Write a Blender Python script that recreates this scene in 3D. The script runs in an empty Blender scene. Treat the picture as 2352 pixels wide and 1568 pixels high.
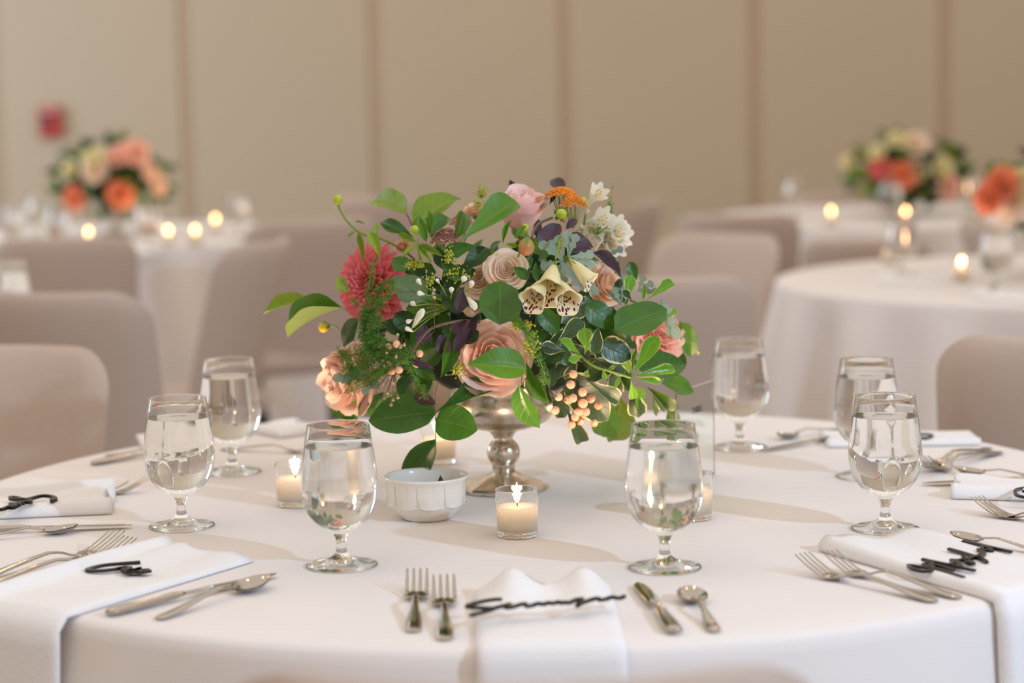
import bpy, math, random
from mathutils import Matrix, Vector, Euler
random.seed(7)
R = math.radians
sc = bpy.context.scene
col = sc.collection

# ------------------------------------------------------------------ camera, light, exposure
CAMZ, FPX, ROLL = 1.29, 5000.0, R(-1.1)
PIT = math.atan(580 / 5000)
cd = bpy.data.cameras.new('camera')
cam = bpy.data.objects.new('camera', cd); col.objects.link(cam)
cam.matrix_world = Matrix.Translation((0, 0, CAMZ)) @ Matrix.Rotation(math.pi / 2 - PIT, 4, 'X') @ Matrix.Rotation(ROLL, 4, 'Z')
cd.sensor_width = 36; cd.lens = FPX / 2352 * 36
cd.clip_start = .05; cd.clip_end = 100
cd.dof.use_dof = True; cd.dof.focus_distance = 2.60; cd.dof.aperture_fstop = 2.9
sc.camera = cam
sc.view_settings.view_transform = 'Standard'; sc.view_settings.look = 'None'
sc.view_settings.gamma = 1; sc.view_settings.use_curve_mapping = False
sc.view_settings.exposure = 0.0
sc.cycles.use_denoising = True
sc.cycles.max_bounces = 18; sc.cycles.glossy_bounces = 16; sc.cycles.diffuse_bounces = 4; sc.cycles.transmission_bounces = 14; sc.cycles.transparent_max_bounces = 16
sc.cycles.sample_clamp_indirect = 8; sc.cycles.blur_glossy = 1.0

world = bpy.data.worlds.new('room_ambient'); sc.world = world; world.use_nodes = True
bg = world.node_tree.nodes['Background']
bg.inputs[0].default_value = (1.0, .915, .84, 1); bg.inputs[1].default_value = .56

def lamp(name, kind, loc, energy, color, size, aim=None, **kw):
    d = bpy.data.lights.new(name, kind); d.energy = energy; d.color = color
    if kind == 'AREA': d.size = size
    else: d.shadow_soft_size = size
    for k, v in kw.items(): setattr(d, k, v)
    o = bpy.data.objects.new(name, d); col.objects.link(o); o.location = loc
    if aim is not None:
        o.rotation_euler = (Vector(aim) - Vector(loc)).to_track_quat('-Z', 'Y').to_euler()
    return o
# the photographer's flash, off to the right of the camera
lamp('flash_light', 'SPOT', (2.85, .10, 2.50), 340, (.50, .71, 1.0), .045, aim=(-1.2, 4.4, .6), spot_size=R(72), spot_blend=.9)
lamp('window_light', 'AREA', (-7.2, 8.6, 2.4), 230, (.62, .80, 1.0), 2.6, aim=(0, 12.3, 2.2))
o = lamp('overhead_fill_light', 'AREA', (0, 4.5, 4.6), 150, (1.0, .88, .74), 9, aim=(0, 4.5, 0)); o.data.shape = 'RECTANGLE'; o.data.size_y = 13  # broad overhead fill, added so tops come out brighter than upright faces
# warm recessed ceiling lamps of the room
for lx in (-4.2, -1.4, 1.4, 4.2):
    for ly in (-1.5, 2.6, 6.4, 10.0):
        lamp('ceiling_lamp', 'POINT', (lx, ly, 4.1), 9, (1.0, .58, .28), .07)

# ------------------------------------------------------------------ projection helpers
def _ray(px, py):
    x, y = px - 1176, py - 784
    c, s = math.cos(ROLL), math.sin(ROLL)
    xr, yr = c * x + s * y, -s * x + c * y
    dn = yr * math.cos(PIT) + FPX * math.sin(PIT); fw = FPX * math.cos(PIT) - yr * math.sin(PIT)
    return xr / fw, dn / fw
def at(px, py, Y):
    a, b = _ray(px, py); return Vector((a * Y, Y, CAMZ - b * Y))
def tbl(px, py, z=.76):
    a, b = _ray(px, py); Y = (CAMZ - z) / b; return Vector((a * Y, Y, z))

# ------------------------------------------------------------------ mesh helpers
W = {}
def link(o, parent=None, mw=None):
    col.objects.link(o)
    mw = Matrix.Identity(4) if mw is None else mw
    W[o.name] = mw
    if parent is not None:
        o.parent = parent; o.matrix_basis = W[parent.name].inverted() @ mw
    else: o.matrix_basis = mw
    return o
def mesh(name, v, f, mat=None, uv=None, smooth=True, mats=None, mi=None):
    me = bpy.data.meshes.new(name)
    me.from_pydata([tuple(p) for p in v], [], f)
    if uv:
        l = me.uv_layers.new(name='UVMap')
        for lo in me.loops: l.data[lo.index].uv = uv[lo.vertex_index]
    if mats:
        for m in mats: me.materials.append(m)
        for p, k in zip(me.polygons, mi): p.material_index = k
    elif mat: me.materials.append(mat)
    me.polygons.foreach_set('use_smooth', [smooth] * len(me.polygons))
    me.update(); return me
def put(name, me, parent=None, mw=None, label=None):
    o = bpy.data.objects.new(name, me); link(o, parent, mw)
    if label: o['label'] = label
    return o
def tag(o, label=None, cat=None, group=None, kind=None):
    if label: o['label'] = label
    if cat: o['category'] = cat
    if group: o['group'] = group
    if kind: o['kind'] = kind
    return o
def empty(name, loc, rz=0):
    o = bpy.data.objects.new(name, None); o.empty_display_size = .05
    return link(o, None, Matrix.Translation(loc) @ Matrix.Rotation(rz, 4, 'Z'))
def copy_tree(o, mw=None, parent=None):
    c = o.copy(); col.objects.link(c)
    if parent is not None: c.parent = parent
    if mw is not None:
        c.matrix_basis = mw; W[c.name] = mw
    for ch in list(o.children): copy_tree(ch, None, c)
    return c
class MB:
    def __init__(s): s.v = []; s.f = []; s.uv = []; s.mi = []
    def add(s, v, f, uv=None, mi=0):
        n = len(s.v); s.v += [tuple(p) for p in v]; s.f += [tuple(n + i for i in q) for q in f]
        s.uv += uv if uv else [(.5, .5)] * len(v); s.mi += [mi] * len(f)
    def mesh(s, name, mat=None, smooth=True, mats=None):
        return mesh(name, s.v, s.f, mat, s.uv, smooth, mats, s.mi if mats else None)
def lathe(prof, seg=48, mod=None):
    v, f = [], []
    for j, (r, z) in enumerate(prof):
        for i in range(seg):
            a = 2 * math.pi * i / seg
            rr = r * (mod(a, j) if mod else 1)
            v.append((rr * math.cos(a), rr * math.sin(a), z))
    for j in range(len(prof) - 1):
        for i in range(seg):
            k = (i + 1) % seg
            f.append((j * seg + i, j * seg + k, (j + 1) * seg + k, (j + 1) * seg + i))
    return v, f
def tube(pts, rad, seg=6):
    pts = [Vector(p) for p in pts]; v, f = [], []
    if not isinstance(rad, (list, tuple)): rad = [rad] * len(pts)
    for j, p in enumerate(pts):
        t = (pts[min(j + 1, len(pts) - 1)] - pts[max(j - 1, 0)]).normalized()
        a = t.cross(Vector((0, 0, 1)) if abs(t.z) < .9 else Vector((1, 0, 0))).normalized(); b = t.cross(a)
        for i in range(seg):
            q = 2 * math.pi * i / seg
            v.append(p + (a * math.cos(q) + b * math.sin(q)) * rad[j])
    for j in range(len(pts) - 1):
        for i in range(seg):
            k = (i + 1) % seg; f.append((j * seg + i, j * seg + k, (j + 1) * seg + k, (j + 1) * seg + i))
    f.append(tuple(range(seg))[::-1]); f.append(tuple((len(pts) - 1) * seg + i for i in range(seg)))
    return v, f
def smooth_path(pts, n=6):
    out = []; P = [Vector(p) for p in pts]
    for i in range(len(P) - 1):
        a, b, c, d = P[max(i - 1, 0)], P[i], P[i + 1], P[min(i + 2, len(P) - 1)]
        for k in range(n):
            t = k / n
            out.append(.5 * ((2 * b) + (c - a) * t + (2 * a - 5 * b + 4 * c - d) * t * t + (3 * b - a - 3 * c + d) * t ** 3))
    out.append(P[-1]); return out
def ellipsoid(c, rx, ry, rz, n=8, m=6):
    v, f = [], []
    for j in range(m + 1):
        th = math.pi * j / m
        for i in range(n):
            a = 2 * math.pi * i / n
            v.append((c[0] + rx * math.sin(th) * math.cos(a), c[1] + ry * math.sin(th) * math.sin(a), c[2] + rz * math.cos(th)))
    for j in range(m):
        for i in range(n):
            k = (i + 1) % n; f.append((j * n + i, (j + 1) * n + i, (j + 1) * n + k, j * n + k))
    return v, f
def box(x0, x1, y0, y1, z0, z1):
    v = [(x, y, z) for x in (x0, x1) for y in (y0, y1) for z in (z0, z1)]
    return v, [(0, 1, 3, 2), (4, 6, 7, 5), (0, 4, 5, 1), (2, 3, 7, 6), (0, 2, 6, 4), (1, 5, 7, 3)]
def bevel(o, w, n=3):
    m = o.modifiers.new('bevel', 'BEVEL'); m.width = w; m.segments = n; m.limit_method = 'ANGLE'
def interp(tab, t):
    for (a, b), (c, d) in zip(tab, tab[1:]):
        if t <= c: return b + (d - b) * (t - a) / (c - a + 1e-9)
    return tab[-1][1]
def frame(o, z, y):
    """matrix with local Z along z, local Y near y, at origin o"""
    z = Vector(z).normalized(); y = Vector(y); x = y.cross(z)
    if x.length < 1e-6: x = Vector((1, 0, 0)).cross(z)
    x.normalize(); y = z.cross(x)
    return Matrix.Translation(o) @ Matrix((x, y, z)).transposed().to_4x4()

# ------------------------------------------------------------------ materials
def lin(c):
    return tuple(((v / 255) / 12.92 if v / 255 <= .04045 else ((v / 255 + .055) / 1.055) ** 2.4) for v in c) + (1,)
def pmat(name, rgb, rough=.5, **kw):
    m = bpy.data.materials.new(name); m.use_nodes = True
    b = m.node_tree.nodes['Principled BSDF']
    b.inputs['Base Color'].default_value = lin(rgb); b.inputs['Roughness'].default_value = rough
    for k, v in kw.items(): b.inputs[k.replace('_', ' ')].default_value = v
    return m
def N(m, t, **kw):
    n = m.node_tree.nodes.new(t)
    for k, v in kw.items(): setattr(n, k, v)
    return n
def L(m, a, b): m.node_tree.links.new(a, b)
def math_node(m, op, a, b=None, clamp=False):
    n = N(m, 'ShaderNodeMath', operation=op, use_clamp=clamp)
    for i, x in enumerate((a, b)):
        if x is None: continue
        if isinstance(x, (int, float)): n.inputs[i].default_value = x
        else: L(m, x, n.inputs[i])
    return n.outputs[0]
def mixc(m, fac, a, b):
    n = N(m, 'ShaderNodeMix', data_type='RGBA')
    if isinstance(fac, float): n.inputs[0].default_value = fac
    else: L(m, fac, n.inputs[0])
    for i, x in ((6, a), (7, b)):
        if isinstance(x, tuple): n.inputs[i].default_value = x
        else: L(m, x, n.inputs[i])
    return n.outputs[2]
def noise_mat(name, c1, c2, scale, rough=.8, bump=.0, bscale=None, **kw):
    m = pmat(name, c1, rough, **kw); b = m.node_tree.nodes['Principled BSDF']
    tc = N(m, 'ShaderNodeTexCoord'); n = N(m, 'ShaderNodeTexNoise'); n.inputs['Scale'].default_value = scale; n.inputs['Detail'].default_value = 5
    L(m, tc.outputs['Object'], n.inputs['Vector'])
    L(m, mixc(m, n.outputs['Fac'], lin(c1), lin(c2)), b.inputs['Base Color'])
    if bump:
        n2 = N(m, 'ShaderNodeTexNoise'); n2.inputs['Scale'].default_value = bscale or scale; n2.inputs['Detail'].default_value = 4
        L(m, tc.outputs['Object'], n2.inputs['Vector'])
        bp = N(m, 'ShaderNodeBump'); bp.inputs['Strength'].default_value = bump; bp.inputs['Distance'].default_value = .01
        L(m, n2.outputs['Fac'], bp.inputs['Height']); L(m, bp.outputs[0], b.inputs['Normal'])
    return m
def translucent_out(m, colsock, amount):
    b = m.node_tree.nodes['Principled BSDF']; out = m.node_tree.nodes['Material Output']
    t = N(m, 'ShaderNodeBsdfTranslucent'); mx = N(m, 'ShaderNodeMixShader'); mx.inputs[0].default_value = amount
    L(m, colsock, t.inputs[0]); L(m, b.outputs[0], mx.inputs[1]); L(m, t.outputs[0], mx.inputs[2]); L(m, mx.outputs[0], out.inputs[0])
def leaf_mat(name, top, under, vein, edge=None, rough=.34, veins=.5, trans=.18):
    m = pmat(name, top, rough); b = m.node_tree.nodes['Principled BSDF']
    uv = N(m, 'ShaderNodeUVMap'); sp = N(m, 'ShaderNodeSeparateXYZ'); L(m, uv.outputs[0], sp.inputs[0])
    au = math_node(m, 'ABSOLUTE', math_node(m, 'SUBTRACT', sp.outputs[0], .5))      # 0..0.5
    tc = N(m, 'ShaderNodeTexCoord'); n = N(m, 'ShaderNodeTexNoise'); n.inputs['Scale'].default_value = 5; n.inputs['Detail'].default_value = 3
    oi = N(m, 'ShaderNodeObjectInfo')
    va = N(m, 'ShaderNodeVectorMath', operation='ADD'); L(m, tc.outputs['Object'], va.inputs[0]); L(m, oi.outputs['Random'], va.inputs[1])
    L(m, va.outputs[0], n.inputs['Vector'])
    t1 = tuple(min(1, c * 1.35) for c in lin(top)[:3]) + (1,); t0 = tuple(c * .65 for c in lin(top)[:3]) + (1,)
    fac = math_node(m, 'ADD', math_node(m, 'MULTIPLY', n.outputs['Fac'], .5), math_node(m, 'MULTIPLY', oi.outputs['Random'], .5), True)
    c = mixc(m, fac, t0, t1)
    g = N(m, 'ShaderNodeNewGeometry'); c = mixc(m, g.outputs['Backfacing'], c, lin(under))
    # midrib and side veins
    mid = math_node(m, 'SUBTRACT', 1, math_node(m, 'MULTIPLY', au, 42), True)
    ph = math_node(m, 'FRACT', math_node(m, 'MULTIPLY', math_node(m, 'SUBTRACT', sp.outputs[1], math_node(m, 'MULTIPLY', au, .45)), 6.5))
    sv = math_node(m, 'SUBTRACT', 1, math_node(m, 'MULTIPLY', math_node(m, 'ABSOLUTE', math_node(m, 'SUBTRACT', ph, .5)), 16), True)
    v = math_node(m, 'MAXIMUM', mid, math_node(m, 'MULTIPLY', sv, .45))
    c = mixc(m, math_node(m, 'MULTIPLY', v, veins), c, lin(vein))
    if edge:
        n3 = N(m, 'ShaderNodeTexNoise'); n3.inputs['Scale'].default_value = 4; L(m, va.outputs[0], n3.inputs['Vector'])
        e = math_node(m, 'MULTIPLY', math_node(m, 'SUBTRACT', math_node(m, 'ADD', au, math_node(m, 'MULTIPLY', n3.outputs['Fac'], .28)), .57), 30, True)
        c = mixc(m, e, c, lin(edge))
    L(m, c, b.inputs['Base Color'])
    bp = N(m, 'ShaderNodeBump'); bp.inputs['Strength'].default_value = .35; bp.inputs['Distance'].default_value = .002; bp.invert = True
    L(m, v, bp.inputs['Height']); L(m, bp.outputs[0], b.inputs['Normal'])
    translucent_out(m, c, trans); return m
def petal_mat(name, base, tipc, rough=.5, trans=.3, blush=None):
    m = pmat(name, base, rough); b = m.node_tree.nodes['Principled BSDF']
    uv = N(m, 'ShaderNodeUVMap'); sp = N(m, 'ShaderNodeSeparateXYZ'); L(m, uv.outputs[0], sp.inputs[0])
    tc = N(m, 'ShaderNodeTexCoord'); n = N(m, 'ShaderNodeTexNoise'); n.inputs['Scale'].default_value = 60; n.inputs['Detail'].default_value = 2
    L(m, tc.outputs['Object'], n.inputs['Vector'])
    f = math_node(m, 'ADD', math_node(m, 'MULTIPLY', sp.outputs[1], .8), math_node(m, 'MULTIPLY', n.outputs['Fac'], .25), True)
    c = mixc(m, f, lin(base), lin(tipc))
    if blush:
        g = N(m, 'ShaderNodeNewGeometry'); c = mixc(m, math_node(m, 'MULTIPLY', g.outputs['Backfacing'], .8), c, lin(blush))
    L(m, c, b.inputs['Base Color']); translucent_out(m, c, trans); return m

M = {}
M['cloth'] = noise_mat('white_tablecloth', (233, 227, 224), (238, 232, 229), 6, .85, .12, 5)
M['napkin'] = noise_mat('white_napkin', (238, 236, 236), (242, 240, 240), 30, .85, .15, 300)
M['chair'] = noise_mat('taupe_chair_fabric', (192, 174, 161), (199, 181, 168), 90, .9, .2, 260)
M['wall'] = noise_mat('beige_wall_panel', (194, 178, 154), (198, 182, 158), .6, .55)
M['strip'] = noise_mat('tan_wall_joint', (184, 162, 136), (188, 166, 140), 2, .7)
M['floor'] = noise_mat('tan_carpet', (150, 128, 104), (168, 146, 122), 40, .95)
M['sidewall'] = noise_mat('brown_side_wall', (120, 100, 80), (128, 106, 86), .6, .8)
M['black'] = pmat('black_acrylic', (22, 18, 24), .28)
M['steel'] = pmat('polished_cutlery_steel', (188, 180, 170), .07, Metallic=1.0)
M['china'] = pmat('white_glazed_china', (234, 228, 218), .18, Coat_Weight=.4)
M['sweet'] = pmat('black_sweet_wrapper', (20, 16, 16), .25)
M['red'] = pmat('red_alarm_plastic', (188, 62, 62), .45)
M['grey'] = pmat('dark_grey_plastic', (60, 62, 66), .4)
M['wick'] = pmat('burnt_wick', (38, 14, 12), .9)
M['stem'] = pmat('green_stem', (118, 140, 44), .5)
M['darkstem'] = pmat('brown_purple_stem', (92, 72, 62), .55)
M['paleyellow'] = pmat('chartreuse_floret', (176, 182, 62), .6)
M['yellow'] = pmat('yellow_petal', (226, 204, 40), .5)
M['bud'] = pmat('lime_bud', (176, 192, 52), .4)
M['darkcore'] = noise_mat('dark_core_green', (16, 26, 8), (26, 38, 14), 60, .95)  # near-black green of the filler core added inside the bouquets
M['orange'] = pmat('orange_yarrow_floret', (240, 150, 34), .7)
M['pinkyarrow'] = pmat('dusty_pink_yarrow_floret', (206, 150, 148), .7)
M['berry'] = noise_mat('peach_berry_skin', (240, 176, 136), (246, 192, 154), 40, .25)
M['fern'] = pmat('feathery_fern_green', (92, 142, 46), .6)
M['whitepetal'] = petal_mat('white_petal', (232, 232, 196), (252, 250, 244), .4, .3)
M['pinkbud'] = petal_mat('pink_tinged_bud', (150, 90, 92), (206, 196, 160), .5, .1)
M['tip'] = pmat('stamen_orange', (236, 200, 120), .6)
def glass(name, colr=(1, 1, 1, 1), ior=1.47, rough=0):
    m = bpy.data.materials.new(name); m.use_nodes = True; nt = m.node_tree; nt.nodes.remove(nt.nodes['Principled BSDF'])
    g = nt.nodes.new('ShaderNodeBsdfGlass'); g.inputs['Color'].default_value = colr; g.inputs['IOR'].default_value = ior; g.inputs['Roughness'].default_value = rough
    L(m, g.outputs[0], nt.nodes['Material Output'].inputs[0]); return m
M['glass'] = glass('clear_goblet_glass', (.998, 1, .997, 1))
M['water'] = glass('clear_water', (1, 1, 1, 1), 1.33)
M['acrylic'] = glass('clear_acrylic', (.97, 1, .98, 1), 1.49)
def emit(name, c, s):
    m = bpy.data.materials.new(name); m.use_nodes = True; nt = m.node_tree; nt.nodes.remove(nt.nodes['Principled BSDF'])
    g = nt.nodes.new('ShaderNodeEmission'); g.inputs[0].default_value = c; g.inputs[1].default_value = s
    L(m, g.outputs[0], nt.nodes['Material Output'].inputs[0]); return m
M['flame'] = emit('candle_flame', (1, .47, .15, 1), 44)
M['wax'] = pmat('cream_wax', (255, 230, 214), .5, Subsurface_Weight=1.0, Subsurface_Scale=.09)
M['wax'].node_tree.nodes['Principled BSDF'].inputs['Subsurface Radius'].default_value = (1, .72, .5)
# mercury glass: silvered, mottled with warm spots
m = pmat('mottled_mercury_glass', (214, 204, 190), .12, Metallic=1.0); b = m.node_tree.nodes['Principled BSDF']
tc = N(m, 'ShaderNodeTexCoord'); n = N(m, 'ShaderNodeTexNoise'); n.inputs['Scale'].default_value = 45; n.inputs['Detail'].default_value = 8; L(m, tc.outputs['Object'], n.inputs['Vector'])
r = N(m, 'ShaderNodeMapRange'); r.inputs[1].default_value = .42; r.inputs[2].default_value = .68; L(m, n.outputs['Fac'], r.inputs[0])
L(m, mixc(m, r.outputs[0], lin((222, 214, 202)), lin((176, 152, 120))), b.inputs['Base Color'])
r2 = N(m, 'ShaderNodeMapRange'); r2.inputs[1].default_value = .35; r2.inputs[2].default_value = .7; r2.inputs[3].default_value = .12; r2.inputs[4].default_value = .42
L(m, n.outputs['Fac'], r2.inputs[0]); L(m, r2.outputs[0], b.inputs['Roughness']); M['mercury'] = m

GREENS = {
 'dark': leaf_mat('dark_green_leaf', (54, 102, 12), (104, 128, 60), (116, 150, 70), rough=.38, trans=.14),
 'mid': leaf_mat('mid_green_leaf', (84, 132, 22), (124, 150, 62), (146, 174, 88), rough=.42),
 'light': leaf_mat('light_green_leaf', (132, 162, 46), (152, 174, 76), (184, 198, 114), rough=.45, trans=.3),
 'bright': leaf_mat('fresh_glossy_leaf', (104, 158, 34), (128, 170, 66), (178, 204, 100), edge=(196, 206, 120), rough=.22, veins=.35),
 'grey': leaf_mat('grey_green_leaf', (92, 118, 78), (104, 128, 90), (72, 92, 54), rough=.6, veins=.4, trans=.08),
 'vari': leaf_mat('cream_edged_leaf', (58, 84, 46), (96, 116, 80), (84, 108, 66), edge=(214, 212, 150), rough=.38, veins=.25, trans=.08),
 'shade': leaf_mat('shaded_green_leaf', (36, 72, 10), (62, 88, 34), (72, 104, 44), rough=.5, trans=.1),  # darker copy of the dark leaf, inner shade put into its colour
 'purple': leaf_mat('dark_purple_leaf', (66, 44, 54), (88, 66, 72), (104, 74, 80), rough=.5, veins=.25, trans=.05),
 'silver': leaf_mat('silver_felt_leaf', (138, 158, 138), (172, 186, 172), (188, 200, 190), rough=.9, veins=.5, trans=.1),
}

# ------------------------------------------------------------------ the room
BACK = 12.3
def struct(name, v, f, mat, parent=None):
    o = put(name, mesh(name, v, f, mat, smooth=False), parent); o['kind'] = 'structure'; return o
struct('floor', *box(-7.5, 7.5, -4.5, BACK + .3, -.1, 0), M['floor'])
wb = struct('wall_back', *box(-7.5, 7.5, BACK - .002, BACK + .3, 0, 4.6), M['strip'])
x0 = at(1300, 215, BACK).x; STEP = 1.064
for i in range(-9, 7):
    a = x0 + i * STEP + .035; bb = a + STEP - .07
    if bb > 7.4 or a < -7.4: continue
    p = put('panel', mesh('panel', *box(a, bb, BACK - .012, BACK + .00, .14, 4.6), M['wall'], smooth=False), wb); bevel(p, .004, 2)
bb_ = struct('baseboard_back', *box(-7.4, 7.4, BACK - .03, BACK - .012, 0, .13), M['strip'])
# fire alarm on the wall
c = at(116, 279, BACK - .03)
fa = empty('fire_alarm', (c.x, BACK - .012, c.z)); tag(fa, 'red fire alarm box mounted on the beige panelled wall at left', 'alarm')
o = put('housing', mesh('housing', *box(-.062, .062, -.05, 0, -.087, .087), M['red'], smooth=False), fa, W[fa.name]); bevel(o, .012, 3)
o = put('lens', mesh('lens', *box(-.042, .004, -.064, -.05, -.022, .036), M['grey'], smooth=False), fa, W[fa.name]); bevel(o, .006, 2)
o = put('pull_handle', mesh('pull_handle', *box(-.04, .04, -.058, -.05, .05, .066), pmat('pale_alarm_print', (222, 190, 184), .5), smooth=False), fa, W[fa.name])

# ------------------------------------------------------------------ tables
def cloth_mesh(name, Rr, zt, n_folds, amp, seed, zb=.02, flare=.10):
    rnd = random.Random(seed); ph = [rnd.uniform(0, 6.28) for _ in range(4)]
    prof = [(0, 0), (.4, 0), (.75, 0), (.92, 0), (.985, 0), (.997, -.0025), (1.003, -.008), (1.006, -.02)]
    seg = 220; v, f = [(0, 0, zt)], []
    rows = []
    for (rr, dz) in prof[1:]: rows.append((rr * Rr, zt + dz, 0))
    nz = 14
    for k in range(1, nz + 1):
        t = k / nz; rows.append((1.006 * Rr + flare * t ** 1.1, zt - .02 - (zt - .02 - zb) * t, t))
    for (rr, z, t) in rows:
        for i in range(seg):
            a = 2 * math.pi * i / seg
            w = math.sin(n_folds * a + ph[0] + .8 * math.sin(2 * a + ph[1])) + .5 * math.sin((n_folds * .5 // 1 + 2) * a + ph[2])
            w = math.copysign(abs(w) ** .8, w)
            q = rr + amp * w * min(1, t * 1.25) ** .8
            v.append((q * math.cos(a), q * math.sin(a), z))
    for i in range(seg): f.append((0, 1 + i, 1 + (i + 1) % seg))
    for j in range(len(rows) - 1):
        for i in range(seg):
            k = (i + 1) % seg; f.append((1 + j * seg + i, 1 + (j + 1) * seg + i, 1 + (j + 1) * seg + k, 1 + j * seg + k))
    return mesh(name, v, f, M['cloth'])
TABLES = [
 ((.02, 2.80), .775, 'near round table under a plain white floor-length tablecloth, set with full place settings', 11, .028, 1),
 ((1.50, 5.84), .78, 'round table under white cloth at right, behind the near table', 17, .075, 2),
 ((1.60, 8.75), .78, 'round table under white cloth at far right by the wall, under a bouquet', 17, .07, 3),
 ((-1.55, 8.4), .80, 'round table under white cloth at far left by the wall, under a bouquet', 17, .08, 4),
 ((-1.84, 5.18), .76, 'round table under white cloth at the left edge, behind two taupe chairs', 17, .05, 5),
]
TC = []
for (cx, cy), rr, lab, nf, amp, sd in TABLES:
    t = empty('round_table', (cx, cy, 0)); tag(t, lab, 'table', 'round banquet tables')
    mw = W[t.name]
    put('tablecloth', cloth_mesh('tablecloth', rr, .76, nf, amp, sd), t, mw)
    tp = MB(); tp.add(*lathe([(0, .735), (rr - .012, .735), (rr - .006, .738), (rr - .006, .752), (rr - .012, .755), (0, .755)], 48))
    put('tabletop', tp.mesh('tabletop', M['floor']), t, mw)
    for k in range(4):
        a = R(45 + 90 * k); l = MB(); l.add(*tube([(.5 * math.cos(a), .5 * math.sin(a), .735), (.6 * math.cos(a), .6 * math.sin(a), 0)], .014, 8))
        put('leg', l.mesh('leg', M['grey']), t, mw)
    TC.append(Vector((cx, cy, .76)))

# ------------------------------------------------------------------ chairs (fabric-covered, built facing +Y, origin on the floor)
def chair_back():
    mb = MB(); nu, nv = 18, 16; hw, z0, z1, rc = .225, .40, .895, .075
    def outline(s, t):   # s -1..1, t 0..1
        z = z0 + (z1 - z0) * t
        w = hw * (.90 + .10 * t)
        d = z1 - z
        if d < rc: w = w - rc + math.sqrt(max(0, rc * rc - (rc - d) ** 2))
        return w, z
    ts = [i / nv * .88 for i in range(nv)] + [.88 + .12 * math.sin(math.pi / 2 * i / 8) for i in range(9)]
    for side in (0, 1):
        v = []
        for t in ts:
            w, z = outline(0, t)
            for i in range(nu + 1):
                s = -1 + 2 * i / nu
                x = s * w
                th = .034 * (1 - .0 * abs(s)) * (max(0, 1 - abs(s) ** 8) ** .5) * (max(0, 1 - t ** 14) ** .5)
                y = -.19 - .14 * (t) ** 1.2 + .085 * (x / hw) ** 2 + (th if side == 0 else -th)
                v.append((x, y, z))
        f = []
        for j in range(len(ts) - 1):
            for i in range(nu):
                q = (j * (nu + 1) + i, j * (nu + 1) + i + 1, (j + 1) * (nu + 1) + i + 1, (j + 1) * (nu + 1) + i)
                f.append(q if side else q[::-1])
        mb.add(v, f)
    return mb.mesh('backrest', M['chair'])
def rounded_box_rows(rows, seg=40, p=5):
    v, f = [], []
    for (a, b, z, yo) in rows:
        for i in range(seg):
            t = 2 * math.pi * i / seg; c, s = math.cos(t), math.sin(t)
            k = (abs(c) ** p + abs(s) ** p) ** (-1 / p)
            v.append((a * k * c, yo + b * k * s, z))
    for j in range(len(rows) - 1):
        for i in range(seg):
            k = (i + 1) % seg; f.append((j * seg + i, j * seg + k, (j + 1) * seg + k, (j + 1) * seg + i))
    f.append(tuple(range(seg))[::-1]); f.append(tuple((len(rows) - 1) * seg + i for i in range(seg)))
    return v, f
def make_chair():
    t = empty('chair', (0, 0, 0))
    put('backrest', chair_back(), t)
    s = MB(); s.add(*rounded_box_rows([(.205, .21, .39, 0), (.225, .23, .40, 0), (.232, .236, .43, 0), (.226, .23, .455, 0), (.20, .205, .468, 0), (.1, .1, .472, 0)]))
    put('seat', s.mesh('seat', M['chair']), t)
    for sx, sy in ((-1, -1), (1, -1), (-1, 1), (1, 1)):
        l = MB(); l.add(*tube([(sx * .185, sy * .19, .41), (sx * .19, sy * .20 + (.0 if sy > 0 else -.05), 0)], [.022, .014], 8))
        put('leg', l.mesh('leg', M['chairleg']), t)
    return t
M['chairleg'] = pmat('dark_chair_leg', (58, 46, 38), .5)
proto = make_chair()
def chair_px(px, ytop, zt):
    a, b_ = _ray(px, ytop); Y = (CAMZ - zt) / b_; return Vector((a * Y, Y, 0))
CHH = .895
CH = [  # px of the back, px of its top edge, size, facing direction, label
 (2, 791, .98, (-.12, -1), 'taupe fabric chair nearest on the left, cut off by the left edge'),
 (72, 672, 1.0, (.3, 1), 'wide taupe chair directly behind the nearest chair on the left'),
 (140, 546, .98, (-.10, 1), 'brown-shaded chair at left, seen above the left-edge table'),
 (640, 550, 1.0, (-1, .25), 'pale chair turned sideways left of the large bouquet, its seat pointing left'),
 (735, 503, 1.0, (-.4, 1), 'dark taupe chair directly behind the upper left leaves of the large bouquet'),
 (838, 452, 1.0, (.6, .8), 'farthest pinkish chair against the wall, left above the large bouquet'),
 (1508, 458, .96, (-1, .3), 'narrow brown chair seen side-on against the wall, right of the large bouquet'),
 (1690, 492, .96, (.15, 1), 'pale taupe chair whose top shows just above a browner chair'),
 (1682, 535, .96, (-.6, -.8), 'warm brown taupe chair standing in front of a paler chair, left of the right-hand table'),
 (1492, 637, 1.0, (.1, 1), 'large grey taupe chair directly behind the right side of the large bouquet'),
 (1985, 550, .90, (.2, 1), 'grey chair seen over the right-hand table, left of its candle'),
 (2215, 505, .94, (1, -.2), 'pinkish chair behind the right-hand table, under the far right bouquet'),
 (1905, 445, .90, (0, 1), 'pinkish chair farthest back at right, beside the wall'),
 (2495, 775, 1.0, (.15, 1), 'taupe chair cut off by the right edge of the picture'),
]
for k, (px, yt, sc_, d, lab) in enumerate(CH):
    p = chair_px(px, yt, CHH * sc_); rz = math.atan2(d[1], d[0]) - math.pi / 2
    q = p - Matrix.Rotation(rz, 3, 'Z') @ Vector((0, -.33 * sc_, 0))
    mw = Matrix.Translation((q.x, q.y, 0)) @ Matrix.Rotation(rz, 4, 'Z') @ Matrix.Scale(sc_, 4)
    c = proto if k == 0 else copy_tree(proto, mw)
    if k == 0: c.matrix_basis = mw; W[c.name] = mw
    tag(c, lab, 'chair', 'fabric-covered banquet chairs')
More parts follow.
